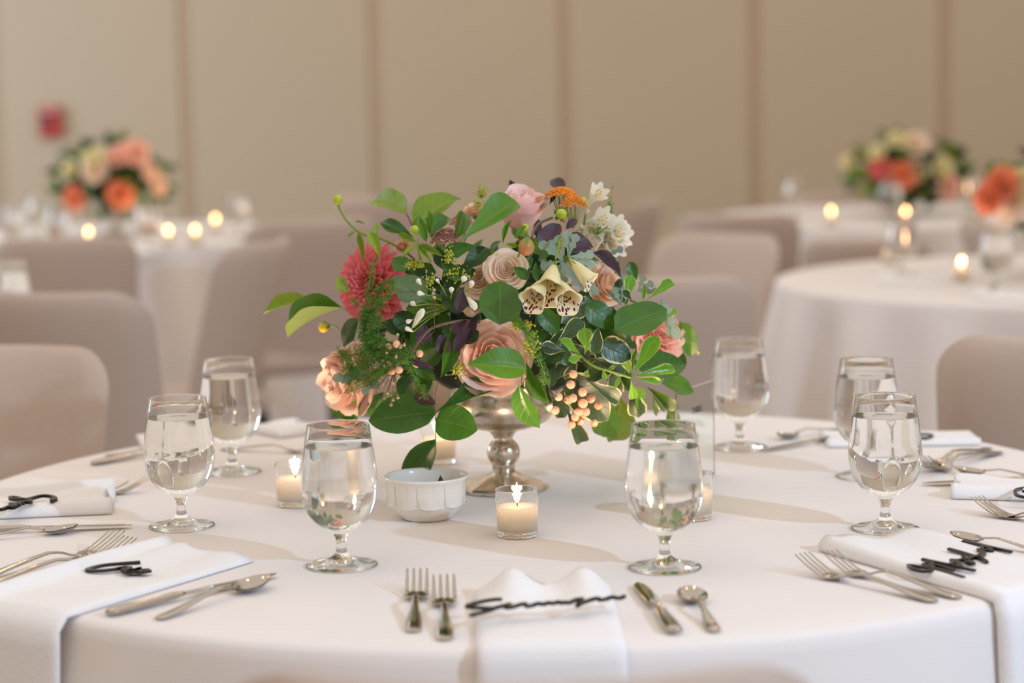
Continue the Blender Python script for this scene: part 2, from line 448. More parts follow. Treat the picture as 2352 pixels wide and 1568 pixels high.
c = copy_tree(proto, Matrix.Translation((.0, 1.745, 0))); tag(c, 'blurred chair at the bottom edge of the picture, only its top showing', 'chair', 'fabric-covered banquet chairs')

# ------------------------------------------------------------------ water goblets
outer = [(.0, 0), (.0395, 0), (.0408, .0012), (.0400, .0024), (.033, .0042), (.022, .0066), (.013, .0095), (.0078, .0135), (.0058, .020), (.0058, .027), (.0074, .033), (.0098, .0372), (.0100, .0386),
         (.0135, .0405), (.0216, .0445), (.030, .0515), (.0365, .060), (.0415, .072), (.0436, .085), (.0436, .094), (.0424, .108), (.0402, .124), (.0378, .142), (.0352, .1590)] + [(.03480 + .00052 * math.cos(R(q)), .1600 + .00058 * math.sin(R(q))) for q in range(-20, 201, 20)]
inner = [(.0345, .1590), (.0370, .142), (.0394, .124), (.0415, .108), (.0426, .094), (.0425, .085), (.0403, .0725), (.0348, .0618), (.0285, .0540), (.0200, .0478), (.010, .0446), (.0, .0438)]
wp = [(.0, .0436), (.0105, .0442), (.0204, .0474), (.0289, .0536), (.0353, .0614), (.0407, .0722), (.0429, .085), (.0430, .094), (.0418, .108), (.0398, .124), (.0380, .1366)]
wtop = [(.0380, .1366), (.0372, .1363), (.0362, .1361), (.02, .1361), (.0, .1361)]
gm = MB(); gm.add(*lathe(outer + inner, 64)); wm = MB(); wm.add(*lathe(wp, 64)); wm.add(*lathe(wtop, 64))
goblet = empty('water_goblet', (0, 0, 0))
put('goblet_glass', gm.mesh('goblet_glass', M['glass']), goblet)
put('water', wm.mesh('water', M['water']), goblet)
def goblet_at(pos, label, first=[True], group='water goblets on the near table'):
    mw = Matrix.Translation(pos)
    if first[0]: c = goblet; c.matrix_basis = mw; W[c.name] = mw; first[0] = False
    else: c = copy_tree(goblet, mw)
    return tag(c, label, 'glass', group)
Z = .7605
for (px, py, lab) in [
  (785, 1298, 'stemmed water goblet in front of the left votive candle, left of the ramekin'),
  (1527, 1303, 'stemmed water goblet right of the front candle, in front of the clear table sign'),
  (418, 1208, 'stemmed water goblet at left, standing in front of another goblet'),
  (534, 1084, 'stemmed water goblet at left standing behind another goblet, nearer the table edge'),
  (1699, 1028, 'stemmed water goblet at the back of the near table, right of the clear table sign'),
  (1990, 1094, 'stemmed water goblet at right, mostly hidden behind a nearer goblet'),
  (2033, 1214, 'front stemmed water goblet at right, behind the napkin with the long black name')]:
    goblet_at(tbl(px, py, Z), lab)

# ------------------------------------------------------------------ votive candles
def make_votive(light=True):
    t = empty('votive_candle', (0, 0, 0))
    g = MB(); g.add(*lathe([(0, 0), (.0225, 0), (.0238, .0012), (.0243, .004), (.0262, .0560)] + [(.0256 + .0006 * math.cos(R(q)), .0566 + .0006 * math.sin(R(q))) for q in range(0, 181, 30)] + [(.0249, .0555), (.0246, .050), (.0231, .0095), (.021, .0078), (0, .0076)], 48))
    put('glass_holder', g.mesh('glass_holder', M['glass']), t)
    w = MB(); w.add(*lathe([(0, .0076), (.0215, .0076), (.02325, .0092), (.02445, .034), (.0240, .0366), (.022, .0356), (.012, .0348), (0, .0350)], 40))
    put('wax', w.mesh('wax', M['wax']), t)
    k = MB(); k.add(*tube([(0, 0, .0345), (.0004, 0, .039), (.0012, 0, .0425)], .0006, 6)); put('wick', k.mesh('wick', M['wick']), t)
    f = MB(); f.add(*lathe([(.0003, .0392), (.0026, .0420), (.0040, .046), (.0040, .050), (.0028, .056), (.0010, .0615), (.0001, .065)], 14)); put('flame', f.mesh('flame', M['flame']), t)
    if light:
        d = bpy.data.lights.new('flame_glow', 'POINT'); d.energy = 2.6; d.color = (1, .66, .42); d.shadow_soft_size = .0065
        o = bpy.data.objects.new('flame_glow', d); link(o, t, Matrix.Translation((0, 0, .0525)))
    return t
votive = make_votive()
def votive_at(pos, label, first=[True], group='votive candles on the near table'):
    mw = Matrix.Translation(pos)
    if first[0]: c = votive; c.matrix_basis = mw; W[c.name] = mw; first[0] = False
    else: c = copy_tree(votive, mw)
    return tag(c, label, 'candle', group)
votive_at(tbl(1189, 1230, Z), 'lit votive candle in clear glass, nearest, in front of the silver pedestal')
votive_at(tbl(680, 1160, Z), 'lit votive candle in clear glass, left, partly behind a water goblet')
votive_at(tbl(1008, 1062, Z), 'lit votive candle in clear glass behind the hanging leaves and the white ramekin')
votive_at(tbl(1590, 1190, Z), 'lit votive candle in clear glass, seen behind the goblet right of the front candle')
votive_at(at(1558, 1014, 2.94) * 1, 'lit votive candle in clear glass, right of the pedestal and behind the clear table sign').matrix_basis.translation.z = Z

# ------------------------------------------------------------------ white ramekin with a wrapped sweet
c = tbl(981, 1188, Z)
rk = empty('ramekin', c); tag(rk, 'white fluted china ramekin between the left goblet and the front candle', 'bowl')
body = MB()
prof = [(0, .001), (.028, .001), (.031, 0), (.0325, .002), (.037, .007), (.0425, .012), (.0465, .0175), (.0482, .0195), (.0478, .0205), (.0487, .023), (.0492, .035), (.0497, .044), (.0508, .0485), (.0528, .0515), (.0530, .0535), (.0518, .0545), (.0495, .0535), (.0478, .050), (.0470, .04), (.0455, .024), (.038, .010), (.02, .0055), (0, .005)]
def fl(a, j):
    if 9 <= j <= 12: return 1 - .010 * abs(math.cos(4.5 * a)) ** 18 + .004 * math.cos(9 * a)
    if 6 <= j <= 8: return 1 + .012 * math.cos(9 * a)
    return 1
body.add(*lathe(prof, 144, fl)); put('bowl', body.mesh('bowl', M['china']), rk, W[rk.name])
# raised ribs and the scalloped band under them
for k in range(9):
    a0 = 2 * math.pi * k / 9 + .35; s = MB()
    s.add(*tube([(.0490 * math.cos(a0), .0490 * math.sin(a0), .0225), (.0493 * math.cos(a0), .0493 * math.sin(a0), .034), (.0503 * math.cos(a0), .0503 * math.sin(a0), .046)], [.0006, .0008, .0005], 6))
    put('rib', s.mesh('rib', M['china']), rk, W[rk.name])
    s = MB(); s.add(*tube([((.0478 + .0006 * math.sin(math.pi * u)) * math.cos(a0 + .698 * u), (.0478 + .0006 * math.sin(math.pi * u)) * math.sin(a0 + .698 * u), .0215 - .0032 * math.sin(math.pi * u)) for u in [i / 10 for i in range(11)]], .0009, 6))
    put('scallop', s.mesh('scallop', M['china']), rk, W[rk.name])
sw = MB(); sw.add(*rounded_box_rows([(.004, .003, -.004, 0), (.010, .006, -.003, 0), (.011, .007, 0, 0), (.010, .006, .003, 0), (.004, .003, .004, 0)], 20, 3))
sw.add([(-.011, -.002, 0), (-.021, -.007, .004), (-.021, .007, -.003), (-.011, .002, 0)], [(0, 1, 2, 3)]); sw.add([(.011, -.002, 0), (.021, -.006, -.003), (.022, .007, .005), (.011, .002, 0)], [(0, 1, 2, 3)])
for dx, dy, dz, e, lab in ((.004, -.008, .036, (.5, -.5, .3), 'black wrapped sweet on top in the white ramekin, its twist poking up'), (-.012, .008, .028, (.1, .3, 1.4), 'black wrapped sweet lying lower at the left inside the white ramekin')):
    o = put('wrapped_sweet', sw.mesh('wrapped_sweet', M['sweet']), None, Matrix.Translation(c + Vector((dx, dy, dz))) @ Euler(e).to_matrix().to_4x4()); tag(o, lab, 'sweet', 'sweets in the ramekin')
o = put('wrapped_sweet', sw.mesh('wrapped_sweet', M['sweet']), None, Matrix.Translation(c + Vector((.008, .006, .014))) @ Euler((0, 0, 2)).to_matrix().to_4x4()); tag(o, 'black wrapped sweet at the bottom of the white ramekin', 'sweet', 'sweets in the ramekin')

# ------------------------------------------------------------------ silver pedestal vase
def make_vase(loc, label, group=None):
    t = empty('pedestal_vase', loc); tag(t, label, 'vase', group); mw = W[t.name]
    f = MB(); N8 = 8; v, fa_ = [], []
    rows = [(.056, 0), (.058, .002), (.058, .0045), (.055, .0075), (.053, .0085), (.016, .0235), (.0145, .0245)]
    seg = 64
    for (r, z) in rows:
        for i in range(seg):
            a = 2 * math.pi * i / seg; ap = (a % (2 * math.pi / N8)) - math.pi / N8
            k = 1 if r < .02 else math.cos(math.pi / N8) / math.cos(ap) * 1.04
            v.append((r * k * math.cos(a), r * k * math.sin(a), z))
    for j in range(len(rows) - 1):
        for i in range(seg):
            k = (i + 1) % seg; fa_.append((j * seg + i, j * seg + k, (j + 1) * seg + k, (j + 1) * seg + i))
    fa_.append(tuple(range(seg))[::-1]); f.add(v, fa_)
    put('foot', f.mesh('foot', M['mercury'], smooth=False), t, mw)
    s = MB(); pr = [(0, .023), (.0150, .023), (.0150, .0345)] + [(.0221 * math.cos(q) , .0505 + .0205 * math.sin(q)) for q in [R(x) for x in range(-46, 56, 8)]] + [(.0125, .0690), (.0140, .0730), (.0185, .0790), (.0230, .0835), (0, .0840)]
    s.add(*lathe(pr, 48)); put('pedestal', s.mesh('pedestal', M['mercury']), t, mw)
    w = MB(); w.add(*lathe([(0, .0815), (.020, .0820), (.035, .0835), (.050, .0880), (.0620, .0950), (.0690, .1030), (.0725, .1120), (.0722, .1220), (.0700, .1300), (.0690, .1420), (.0700, .1460), (.0685, .1465), (.0670, .1420), (.0675, .1280), (.0695, .1160), (.065, .104), (.05, .093), (.02, .087), (0, .0865)], 64))
    put('bowl', w.mesh('bowl', M['mercury']), t, mw)
    return t
VB = tbl(1158, 1124, Z)
make_vase(VB, 'mottled silver mercury-glass pedestal vase carrying the large bouquet on the near table')

# ------------------------------------------------------------------ clear acrylic table sign
A = at(1556, 912, 2.83); B = at(1640, 882, 2.94); A.z = B.z = Z
hgt = .130; dv = (B - A); wdt = dv.length; rz = math.atan2(dv.y, dv.x)
sg = empty('table_sign', A, rz); tag(sg, 'clear acrylic table sign with black lettering, behind the goblet right of the front candle', 'sign')
smw = W[sg.name]
o = put('acrylic_sheet', mesh('acrylic_sheet', *box(0, wdt, 0, .003, 0, hgt), M['acrylic'], smooth=False), sg, smw); bevel(o, .0005, 2)
ed = MB(); ed.add(*box(-.0004, .0004, -.0001, .0031, 0, hgt)); ed.add(*box(wdt - .0004, wdt + .0004, -.0001, .0031, 0, hgt)); ed.add(*box(0, wdt, -.0001, .0031, hgt - .0004, hgt + .0004))
put('sheet_edge', ed.mesh('sheet_edge', pmat('frosted_acrylic_edge', (236, 222, 212), .5, Transmission_Weight=.5), smooth=False), sg, smw, 'pale frosted edge')
o = put('sheet_foot', mesh('sheet_foot', *box(0, wdt, .003, .035, 0, .003), M['acrylic'], smooth=False), sg, smw)
tcv = bpy.data.curves.new('word', 'FONT'); tcv.body = 'TABLE'; tcv.size = .0125; tcv.extrude = .0002; tcv.align_x = 'CENTER'; tcv.space_character = 1.0
to = bpy.data.objects.new('word', tcv); col.objects.link(to); bpy.context.view_layer.update()
me = bpy.data.meshes.new_from_object(to.evaluated_get(bpy.context.evaluated_depsgraph_get())); bpy.data.objects.remove(to)
me.materials.clear(); me.materials.append(M['black'])
put('lettering', me, sg, smw @ Matrix.Translation((wdt * .52, -.0004, hgt - .036)) @ Matrix.Rotation(math.pi / 2, 4, 'X'), 'black word reading TABLE')
def ribbon(pts, wid, h, up=Vector((0, 0, 1))):
    """flat stroke through pts lying in the plane with normal up, raised by h"""
    mb = MB(); P = smooth_path(pts, 4); n = len(P); v = []
    for i, p in enumerate(P):
        t = (P[min(i + 1, n - 1)] - P[max(i - 1, 0)]); t = t - up * t.dot(up)
        if t.length < 1e-7: t = Vector((1, 0, 0))
        t.normalize(); s = up.cross(t); ww = wid(i / (n - 1)) if callable(wid) else wid
        v += [p + s * ww / 2, p - s * ww / 2, p - s * ww / 2 + up * h, p + s * ww / 2 + up * h]
    f = []
    for i in range(n - 1):
        a = 4 * i
        for k in range(4):
            l = (k + 1) % 4; f.append((a + k, a + l, a + 4 + l, a + 4 + k))
    f += [(0, 1, 2, 3), (4 * n - 4, 4 * n - 1, 4 * n - 2, 4 * n - 3)]
    mb.add(v, f); return mb
num = [(.26, .075), (.30, .086), (.45, .089), (.62, .088), (.78, .078), (.84, .060), (.80, .040), (.70, .020), (.62, .008)]
upv = Matrix.Rotation(rz, 3, 'Z') @ Vector((0, -1, 0))
pts = [A + Matrix.Rotation(rz, 3, 'Z') @ Vector((x * wdt, -.0003, z)) for x, z in num]
put('numeral', ribbon(pts, lambda t: .0045 if t < .45 else .0045 - .0035 * min(1, (t - .45) * 4), .0004, upv).mesh('numeral', M['black'], smooth=False), sg, smw, 'black script numeral')
pts = [A + Matrix.Rotation(rz, 3, 'Z') @ Vector((x * wdt, -.0003, z)) for x, z in [(.62, .052), (.45, .046), (.28, .050), (.20, .064), (.26, .078)]]
put('numeral', ribbon(pts, .0018, .0004, upv).mesh('numeral', M['black'], smooth=False), sg, smw, 'black script numeral')

# ------------------------------------------------------------------ cutlery (along +X, handle end at x = 0, resting on z = 0)
def strip(mb, xs, y0, halfw, zc, th, seg=8):
    """lens-shaped bar: centre height zc(x), half width halfw(x), thickness th(x)"""
    v = []
    for x in xs:
        w, z, t = halfw(x), zc(x), th(x)
        for i in range(seg):
            a = 2 * math.pi * i / seg; v.append((x, y0(x) + w * math.cos(a), z + t * math.sin(a)))
    f = []
    for j in range(len(xs) - 1):
        for i in range(seg):
            k = (i + 1) % seg; f.append((j * seg + i, j * seg + k, (j + 1) * seg + k, (j + 1) * seg + i))
    f.append(tuple(range(seg))[::-1]); f.append(tuple((len(xs) - 1) * seg + i for i in range(seg)))
    mb.add(v, f)
fr = lambda a, b, n: [a + (b - a) * i / (n - 1) for i in range(n)]
def T(tab): return lambda x: interp(tab, x)
fz = T([(0, .002), (.03, .004), (.08, .011), (.105, .0135), (.12, .011), (.135, .0055), (.15, .003), (.165, .0055), (.185, .014), (.2, .022)])
mb = MB(); strip(mb, fr(0, .137, 26), lambda x: 0, T([(0, .004), (.004, .0085), (.03, .0085), (.07, .0045), (.11, .0032), (.128, .0036), (.137, .008)]), fz, T([(0, .001), (.01, .0017), (.08, .002), (.137, .0013)]), 10)
strip(mb, fr(.130, .160, 8), lambda x: 0, T([(.130, .0045), (.138, .0105), (.145, .0125), (.16, .0128)]), fz, T([(.13, .001), (.16, .0010)]), 10)
for k in range(4):
    yy = (-1.5 + k) * .0072
    strip(mb, fr(.155, .2, 10), lambda x, yy=yy: yy, T([(.155, .0024), (.18, .0019), (.197, .0013), (.2, .0006)]), fz, T([(.155, .001), (.2, .0007)]), 6)
FORK = mb.mesh('fork', M['steel'])
kz = T([(0, .005), (.1, .0065), (.24, .0040)])
mb = MB(); strip(mb, fr(0, .105, 22), lambda x: 0, T([(0, .004), (.005, .0092), (.03, .0095), (.08, .0068), (.1, .0060), (.105, .0035)]), kz, T([(0, .003), (.01, .0045), (.09, .0042), (.105, .0022)]), 12)
strip(mb, fr(.102, .24, 26), T([(.1, 0), (.24, .001)]), T([(.102, .0035), (.115, .0052), (.13, .0088), (.2, .0092), (.225, .0080), (.236, .0045), (.24, .0010)]), kz, T([(.102, .002), (.13, .0010), (.24, .0006)]), 8)
KNIFE = mb.mesh('knife', M['steel'])
sz = T([(0, .002), (.03, .004), (.07, .010), (.095, .0135), (.112, .011), (.12, .010)])
mb = MB(); strip(mb, fr(0, .124, 24), lambda x: 0, T([(0, .004), (.004, .0078), (.03, .0075), (.07, .0038), (.115, .0030), (.124, .0045)]), sz, T([(0, .001), (.01, .0016), (.12, .0015)]), 10)
v, f = [], []
nr, ns = 8, 28
for j in range(nr + 1):
    q = j / nr
    for i in range(ns):
        a = 2 * math.pi * i / ns
        x = .147 + q * .0275 * math.cos(a) * (1 if math.cos(a) > 0 else .95); y = q * .0175 * math.sin(a) * (1 - .12 * math.cos(a))
        v.append((x, y, .0015 + .0085 * q ** 2.2 + .003 * (x - .147) / .0275 * q))
for j in range(nr):
    for i in range(ns):
        k = (i + 1) % ns; f.append((j * ns + i, j * ns + k, (j + 1) * ns + k, (j + 1) * ns + i))
mb.add(v, f); mb.add([(p[0], p[1], p[2] - .0010) for p in v], [q[::-1] for q in f])
SPOON = mb.mesh('spoon', M['steel'])
def cutlery(name, me, end, tip, length, ztip, label, zb=0, bank=0, group='cutlery of the place settings'):
    a = tbl(*end, Z + zb + .003); b_ = tbl(*tip, Z + zb + ztip)
    d = b_ - a; d.z = 0; s = max(.8, min(1.25, d.length / length)); rz = math.atan2(d.y, d.x)
    mid = (a + b_) / 2; st = Vector((mid.x, mid.y, 0)) - Vector((math.cos(rz), math.sin(rz), 0)) * s * length / 2
    mw = Matrix.Translation((st.x, st.y, Z + zb)) @ Matrix.Rotation(rz, 4, 'Z') @ Matrix.Rotation(bank, 4, 'X') @ Matrix.Scale(s, 4)
    o = put(name, me, None, mw); tag(o, label, name, group); return o
CUT = [
 ('fork', (949, 1447), (958, 1306), 'left fork of the front place setting, tines pointing away from the camera'),
 ('fork', (1022, 1466), (1019, 1320), 'fork nearest the front napkin, beside another fork'),
 ('knife', (1552, 1452), (1466, 1336), 'knife right of the front napkin with dark green reflection on its blade'),
 ('spoon', (1643, 1447), (1580, 1343), 'spoon at the right end of the front place setting'),
 ('fork', (-75, 1335), (272, 1221), 'fork at left with tines raised, farther from the short-name napkin'),
 ('fork', (-70, 1350), (300, 1238), 'fork at left lying half behind the short-name napkin'),
 ('knife', (246, 1410), (636, 1316), 'knife lying in front of the left short-name napkin, beside a spoon'),
 ('spoon', (362, 1418), (615, 1320), 'spoon in front of the left short-name napkin, its bowl up to the right'),
 ('knife', (-110, 1222), (303, 1205), 'knife in front of the rolled napkin at the far left, blade to the right'),
 ('spoon', (-90, 1240), (180, 1200), 'spoon in front of the rolled napkin at the far left'),
 ('fork', (28, 1138), (285, 1100), 'fork behind the rolled napkin at the far left, nearer the table edge'),
 ('fork', (60, 1150), (338, 1092), 'fork half hidden by the rolled napkin at the far left'),
 ('knife', (250, 1058), (420, 1030), 'greenish-lit knife behind the left front goblet'),
 ('spoon', (275, 1042), (425, 1022), 'greenish-lit spoon handle near the left rear table edge'),
 ('fork', (540, 1030), (700, 1008), 'dark fork at the left rear of the near table, behind the goblets'),
 ('fork', (2150, 1378), (1842, 1270), 'fork of the right place setting, nearest the camera, tines to the left'),
 ('fork', (2205, 1370), (1905, 1264), 'fork of the right place setting beside the napkin with the long name'),
 ('spoon', (2420, 1272), (2187, 1216), 'spoon with mirrored bowl above the long black name at right'),
 ('fork', (2520, 1222), (2243, 1138), 'fork cut off at the right edge, tines crossing a white napkin corner'),
 ('fork', (2535, 1210), (2270, 1146), 'second fork cut off at the right edge, just behind the first one'),
 ('knife', (2480, 1098), (2118, 1108), 'knife at right lying behind the folded napkin at the right edge'),
 ('spoon', (2400, 1098), (2218, 1070), 'spoon resting at the right edge behind the knife'),
 ('fork', (2272, 1027), (2112, 1050), 'fork at the right rear, handle toward the table edge'),
 ('fork', (2297, 1036), (2112, 1060), 'fork at the right rear lying nearer the camera than its twin'),
 ('spoon', (1912, 985), (1804, 990), 'dark spoon at the back right between two goblets'),
 ('knife', (1915, 1006), (1790, 1025), 'knife at the back right between two goblets'),
]
LEN = {'fork': (FORK, .2, .021), 'knife': (KNIFE, .24, .004), 'spoon': (SPOON, .1745, .012)}
for kind, e, t, lab in CUT:
    me, ln, zt = LEN[kind]; cutlery(kind, me, e, t, ln, zt, lab)

# ------------------------------------------------------------------ napkins
def napkin(name, p0, d, width, length, hang, label, roll=0.0, wave=.008, thick=.006, seed=0, skew=0, lift=.010):
    """folded napkin from back-edge centre p0 along d; hang > 0 drops over the table edge"""
    rnd = random.Random(seed); d = Vector((d[0], d[1], 0)).normalized(); s = Vector((-d.y, d.x, 0))
    nu, nl = 28, 34; tot = length + hang; top = []
    for j in range(nl + 1):
        l = tot * j / nl
        for i in range(nu + 1):
            u = -1 + 2 * i / nu; t = l / tot
            e = max(0, 1 - abs(u) ** 10)
            bump = lift * (math.exp(-((u + .45) / .32) ** 2) + .9 * math.exp(-((u - .62) / .3) ** 2)) * math.exp(-(l / .075) ** 2) + wave * .3 * math.sin(3 * u + seed + 9 * t) * (1 - t)
            rollz = roll * math.exp(-((u + .86) / .13) ** 2) * (1 - .35 * t)
            h = thick * (.35 + .65 * e ** .5) + bump + rollz + wave * .25
            ll = l + skew * u - (.012 * math.exp(-((u + .1) / .3) ** 2) * -1 if j == 0 else 0)
            if ll <= length: P = p0 + d * ll + s * (u * width / 2) + Vector((0, 0, h))
            else:
                r = .010; q = ll - length; arc = min(q / r, math.pi / 2); rest = max(0, q - r * math.pi / 2)
                P = p0 + d * (length + (r + h) * math.sin(arc) + rest * .06) + s * (u * width / 2) + Vector((0, 0, -r + (r + h) * math.cos(arc) - rest))
            top.append(P)
    mb = MB(); f = []
    for j in range(nl):
        for i in range(nu):
            a = j * (nu + 1) + i; f.append((a, a + nu + 1, a + nu + 2, a + 1))
    low = []
    for j in range(nl + 1):
        l = tot * j / nl
        for i in range(nu + 1):
            u = -1 + 2 * i / nu; ll = l + skew * u
            if ll <= length: P = p0 + d * ll + s * (u * width / 2 * 1.0) + Vector((0, 0, .0008))
            else:
                r = .010; q = ll - length; arc = min(q / r, math.pi / 2); rest = max(0, q - r * math.pi / 2)
                P = p0 + d * (length + (r + .0008) * math.sin(arc) + rest * .06) + s * (u * width / 2) + Vector((0, 0, -r + (r + .0008) * math.cos(arc) - rest))
            low.append(P)
    n = len(top); g = [(q[3] + n, q[2] + n, q[1] + n, q[0] + n) for q in f]
    rim = [j * (nu + 1) for j in range(nl + 1)] + [nl * (nu + 1) + i for i in range(1, nu + 1)] + [j * (nu + 1) + nu for j in range(nl - 1, -1, -1)] + [i for i in range(nu - 1, 0, -1)]
    e = [(rim[k], rim[(k + 1) % len(rim)], rim[(k + 1) % len(rim)] + n, rim[k] + n)[::-1] for k in range(len(rim))]
    mb.add(top + low, f + g + e)
    o = put(name, mb.mesh(name, M['napkin']), None); tag(o, label, 'napkin', 'folded white napkins'); return o
def nap_px(a, b, width, hang, label, **kw):
    """a = back-edge centre px, b = front centre px on the table"""
    p, q = tbl(*a, Z), tbl(*b, Z); d = q - p
    return napkin('napkin', p, (d.x, d.y), width, d.length, hang, label, **kw)
nap_px((1246, 1364), (1266, 1487), .143, .05, 'folded white napkin at the front under the long black script name', seed=1, lift=.022, thick=.007, wave=.006)
a = tbl(462, 1258, Z); b1 = tbl(122, 1404, Z)
d = Vector((-.80, -.60)); 
nap_px((474, 1277), (40, 1404), .140, .30, 'white napkin at left with one rolled edge, under the short black name', seed=2, roll=.013, thick=.005, skew=0, lift=.006)
nap_px((262, 1162), (-260, 1185), .115, 0, 'rolled white napkin at the far left under a black script name', seed=3, roll=.014, thick=.010, lift=.010)
nap_px((2000, 1248), (2400, 1358), .15, .30, 'folded white napkin at right under the long jagged black name', seed=4, roll=.006, thick=.007, lift=.006)
nap_px((2188, 1130), (2560, 1140), .10, 0, 'folded white napkin at the right edge, with a fork in front of it', seed=5, roll=.004, thick=.012, lift=.004)
nap_px((1890, 1016), (2238, 1010), .10, 0, 'white napkin at the right rear of the near table, behind two goblets', seed=6, roll=.004, thick=.006, lift=.004)
nap_px((420, 1016), (320, 1022), .11, 0, 'small white napkin at the left rear of the near table, behind the goblets', seed=7, thick=.008, lift=.004)
nap_px((700, 985), (600, 998), .11, 0, 'white napkin at the rear of the near table, left below the bouquet', seed=8, thick=.008, lift=.004)

# ------------------------------------------------------------------ black laser-cut names
def name_sign(strokes, zc, wid, h, label):
    mb = MB()
    for st in strokes:
        r = ribbon([tbl(x, y, Z + zc) for x, y in st], wid, h); mb.add(r.v, r.f)
    o = put('name_place_card', mb.mesh('name_place_card', M['black'], smooth=False)); tag(o, label, 'place card', 'black cut-out names on the napkins'); return o
def zz(pts, ox, oy, s): return [(ox + x / s, oy + y / s) for x, y in pts]
n0 = [zz([(540, 293), (480, 290), (330, 310), (180, 345), (90, 375), (75, 390), (150, 402), (300, 407), (430, 415), (380, 440), (250, 475), (120, 510)], 1060, 1330, 5.88),
      zz([(400, 425), (480, 400), (560, 380), (660, 355), (600, 402), (680, 398), (780, 365), (860, 350), (880, 385), (960, 372), (1040, 345), (1100, 360), (1180, 335), (1230, 347), (1310, 325), (1350, 342), (1400, 328), (1450, 340), (1540, 300), (1630, 285), (1600, 330), (1560, 385), (1620, 345), (1740, 300), (1840, 275), (1870, 300), (1960, 285), (2020, 262), (2060, 262), (2110, 275), (2160, 270), (2200, 245)], 1060, 1330, 5.88)]
name_sign(n0, .022, .0042, .003, 'long black script name lying across the front napkin')
n1 = [zz([(2105, 1265), (1900, 1280), (1600, 1305), (1420, 1340), (1310, 1385), (1500, 1395), (1740, 1370), (1900, 1340)], 0, 1100, 6.533),
      zz([(1750, 1370), (1900, 1345), (1960, 1360), (1840, 1375), (1990, 1380), (1860, 1400), (2000, 1395), (1880, 1425), (2120, 1355), (1980, 1415), (2120, 1375), (2050, 1410), (2220, 1380), (2110, 1420), (2260, 1395)], 0, 1100, 6.533)]
name_sign(n1, .009, .0050, .003, 'short black script name on the left napkin with the rolled edge')
n2 = [zz([(800, 350), (770, 345), (840, 330), (800, 295), (700, 275), (600, 280), (470, 315), (380, 330), (250, 330), (160, 318), (160, 300), (230, 300), (330, 325), (460, 345), (450, 370), (350, 370), (280, 380), (350, 392), (250, 395), (300, 415), (150, 405), (250, 435), (120, 440), (210, 455), (100, 452), (60, 472), (-60, 490), (-30, 510), (-140, 530)], 0, 1100, 6.533)]
name_sign(n2, .017, .0045, .004, 'black script name with a curved tail on the rolled napkin at the far left')
n3 = [zz(p, 2070, 1180, 8.34) for p in (
      [(1180, 545), (1640, 650), (2110, 755)], [(905, 695), (1180, 770), (1450, 855), (1640, 950)], [(400, 895), (900, 1000), (1410, 1110)],
      [(480, 1060), (300, 1030), (140, 1010), (200, 1070), (400, 1125), (560, 1110), (640, 1070)], [(420, 900), (560, 950), (420, 1000), (560, 1040), (640, 1000), (1010, 1105)],
      [(580, 1060), (900, 1150), (1200, 1245)], [(470, 990), (600, 960), (500, 1070), (640, 1040)],
      [(950, 905), (1100, 960), (920, 990), (1150, 1030), (1000, 930), (1180, 900), (1180, 840), (1230, 900), (1390, 980), (1240, 930), (1430, 850), (1620, 930), (1500, 860), (1600, 780), (1470, 710), (1740, 730), (1560, 650), (1540, 780), (1450, 850)])]
name_sign(n3, .011, .0042, .003, 'long jagged black script name on the right napkin, below the mirrored spoon')
name_sign([[(2390, 1120), (2352, 1123), (2334, 1128), (2333, 1138), (2352, 1144), (2400, 1148)], [(2350, 1130), (2380, 1135), (2420, 1132)]], .014, .0042, .003, 'black script name cut off by the right edge of the picture')
name_sign([[(2090, 1002), (2112, 999), (2135, 1000), (2141, 1004), (2130, 1008), (2110, 1008), (2090, 1006), (2060, 1005)]], .010, .0045, .003, 'black script name at the right rear, half hidden by a goblet')

exec_bouquet = True
# ================================================================== THE LARGE BOUQUET
def dome(px, py):
    u = (px - 1135) / 480; v = (py - 745) / 330
    return 2.90 - .275 * math.sqrt(max(0, 1 - u * u - v * v))
SHAPES = {
 'ovate': [(0, 0), (.03, .26), (.09, .56), (.18, .82), (.3, .98), (.42, 1), (.56, .9), (.7, .68), (.82, .42), (.91, .2), (.965, .07), (1, 0)],
 'round': [(0, 0), (.03, .36), (.09, .66), (.2, .9), (.35, 1), (.55, .98), (.72, .82), (.85, .56), (.93, .30), (.975, .1), (1, 0)],
 'obov': [(0, .04), (.15, .12), (.35, .42), (.55, .78), (.72, 1), (.85, .92), (.94, .62), (.985, .28), (1, 0)],
 'lance': [(0, .02), (.15, .45), (.35, .9), (.5, 1), (.68, .78), (.85, .4), (1, 0)],
}
def leaf_mesh(shape, bend, fold, wave, mat, twist=0.0, nu=6, nv=14):
    tab = SHAPES[shape]; v, uv, f = [], [], []
    for j in range(nv + 1):
        t = j / nv; t = t ** .9; w = interp(tab, t)
        for i in range(nu + 1):
            u = -1 + 2 * i / nu
            x = u * w * .5; z = fold * abs(u) * w * .5 - bend * (t - .15) ** 2 + wave * math.sin(t * 9 + (1.5 if u > 0 else 0)) * abs(u) * w
            z += twist * u * w * .5 * (t - .3)
            v.append((x, t, z)); uv.append((.5 + u * .5, t))
    for j in range(nv):
        for i in range(nu):
            a = j * (nu + 1) + i; f.append((a, a + 1, a + nu + 2, a + nu + 1))
    return mesh('leaf', v, f, mat, uv)
_lc = {}
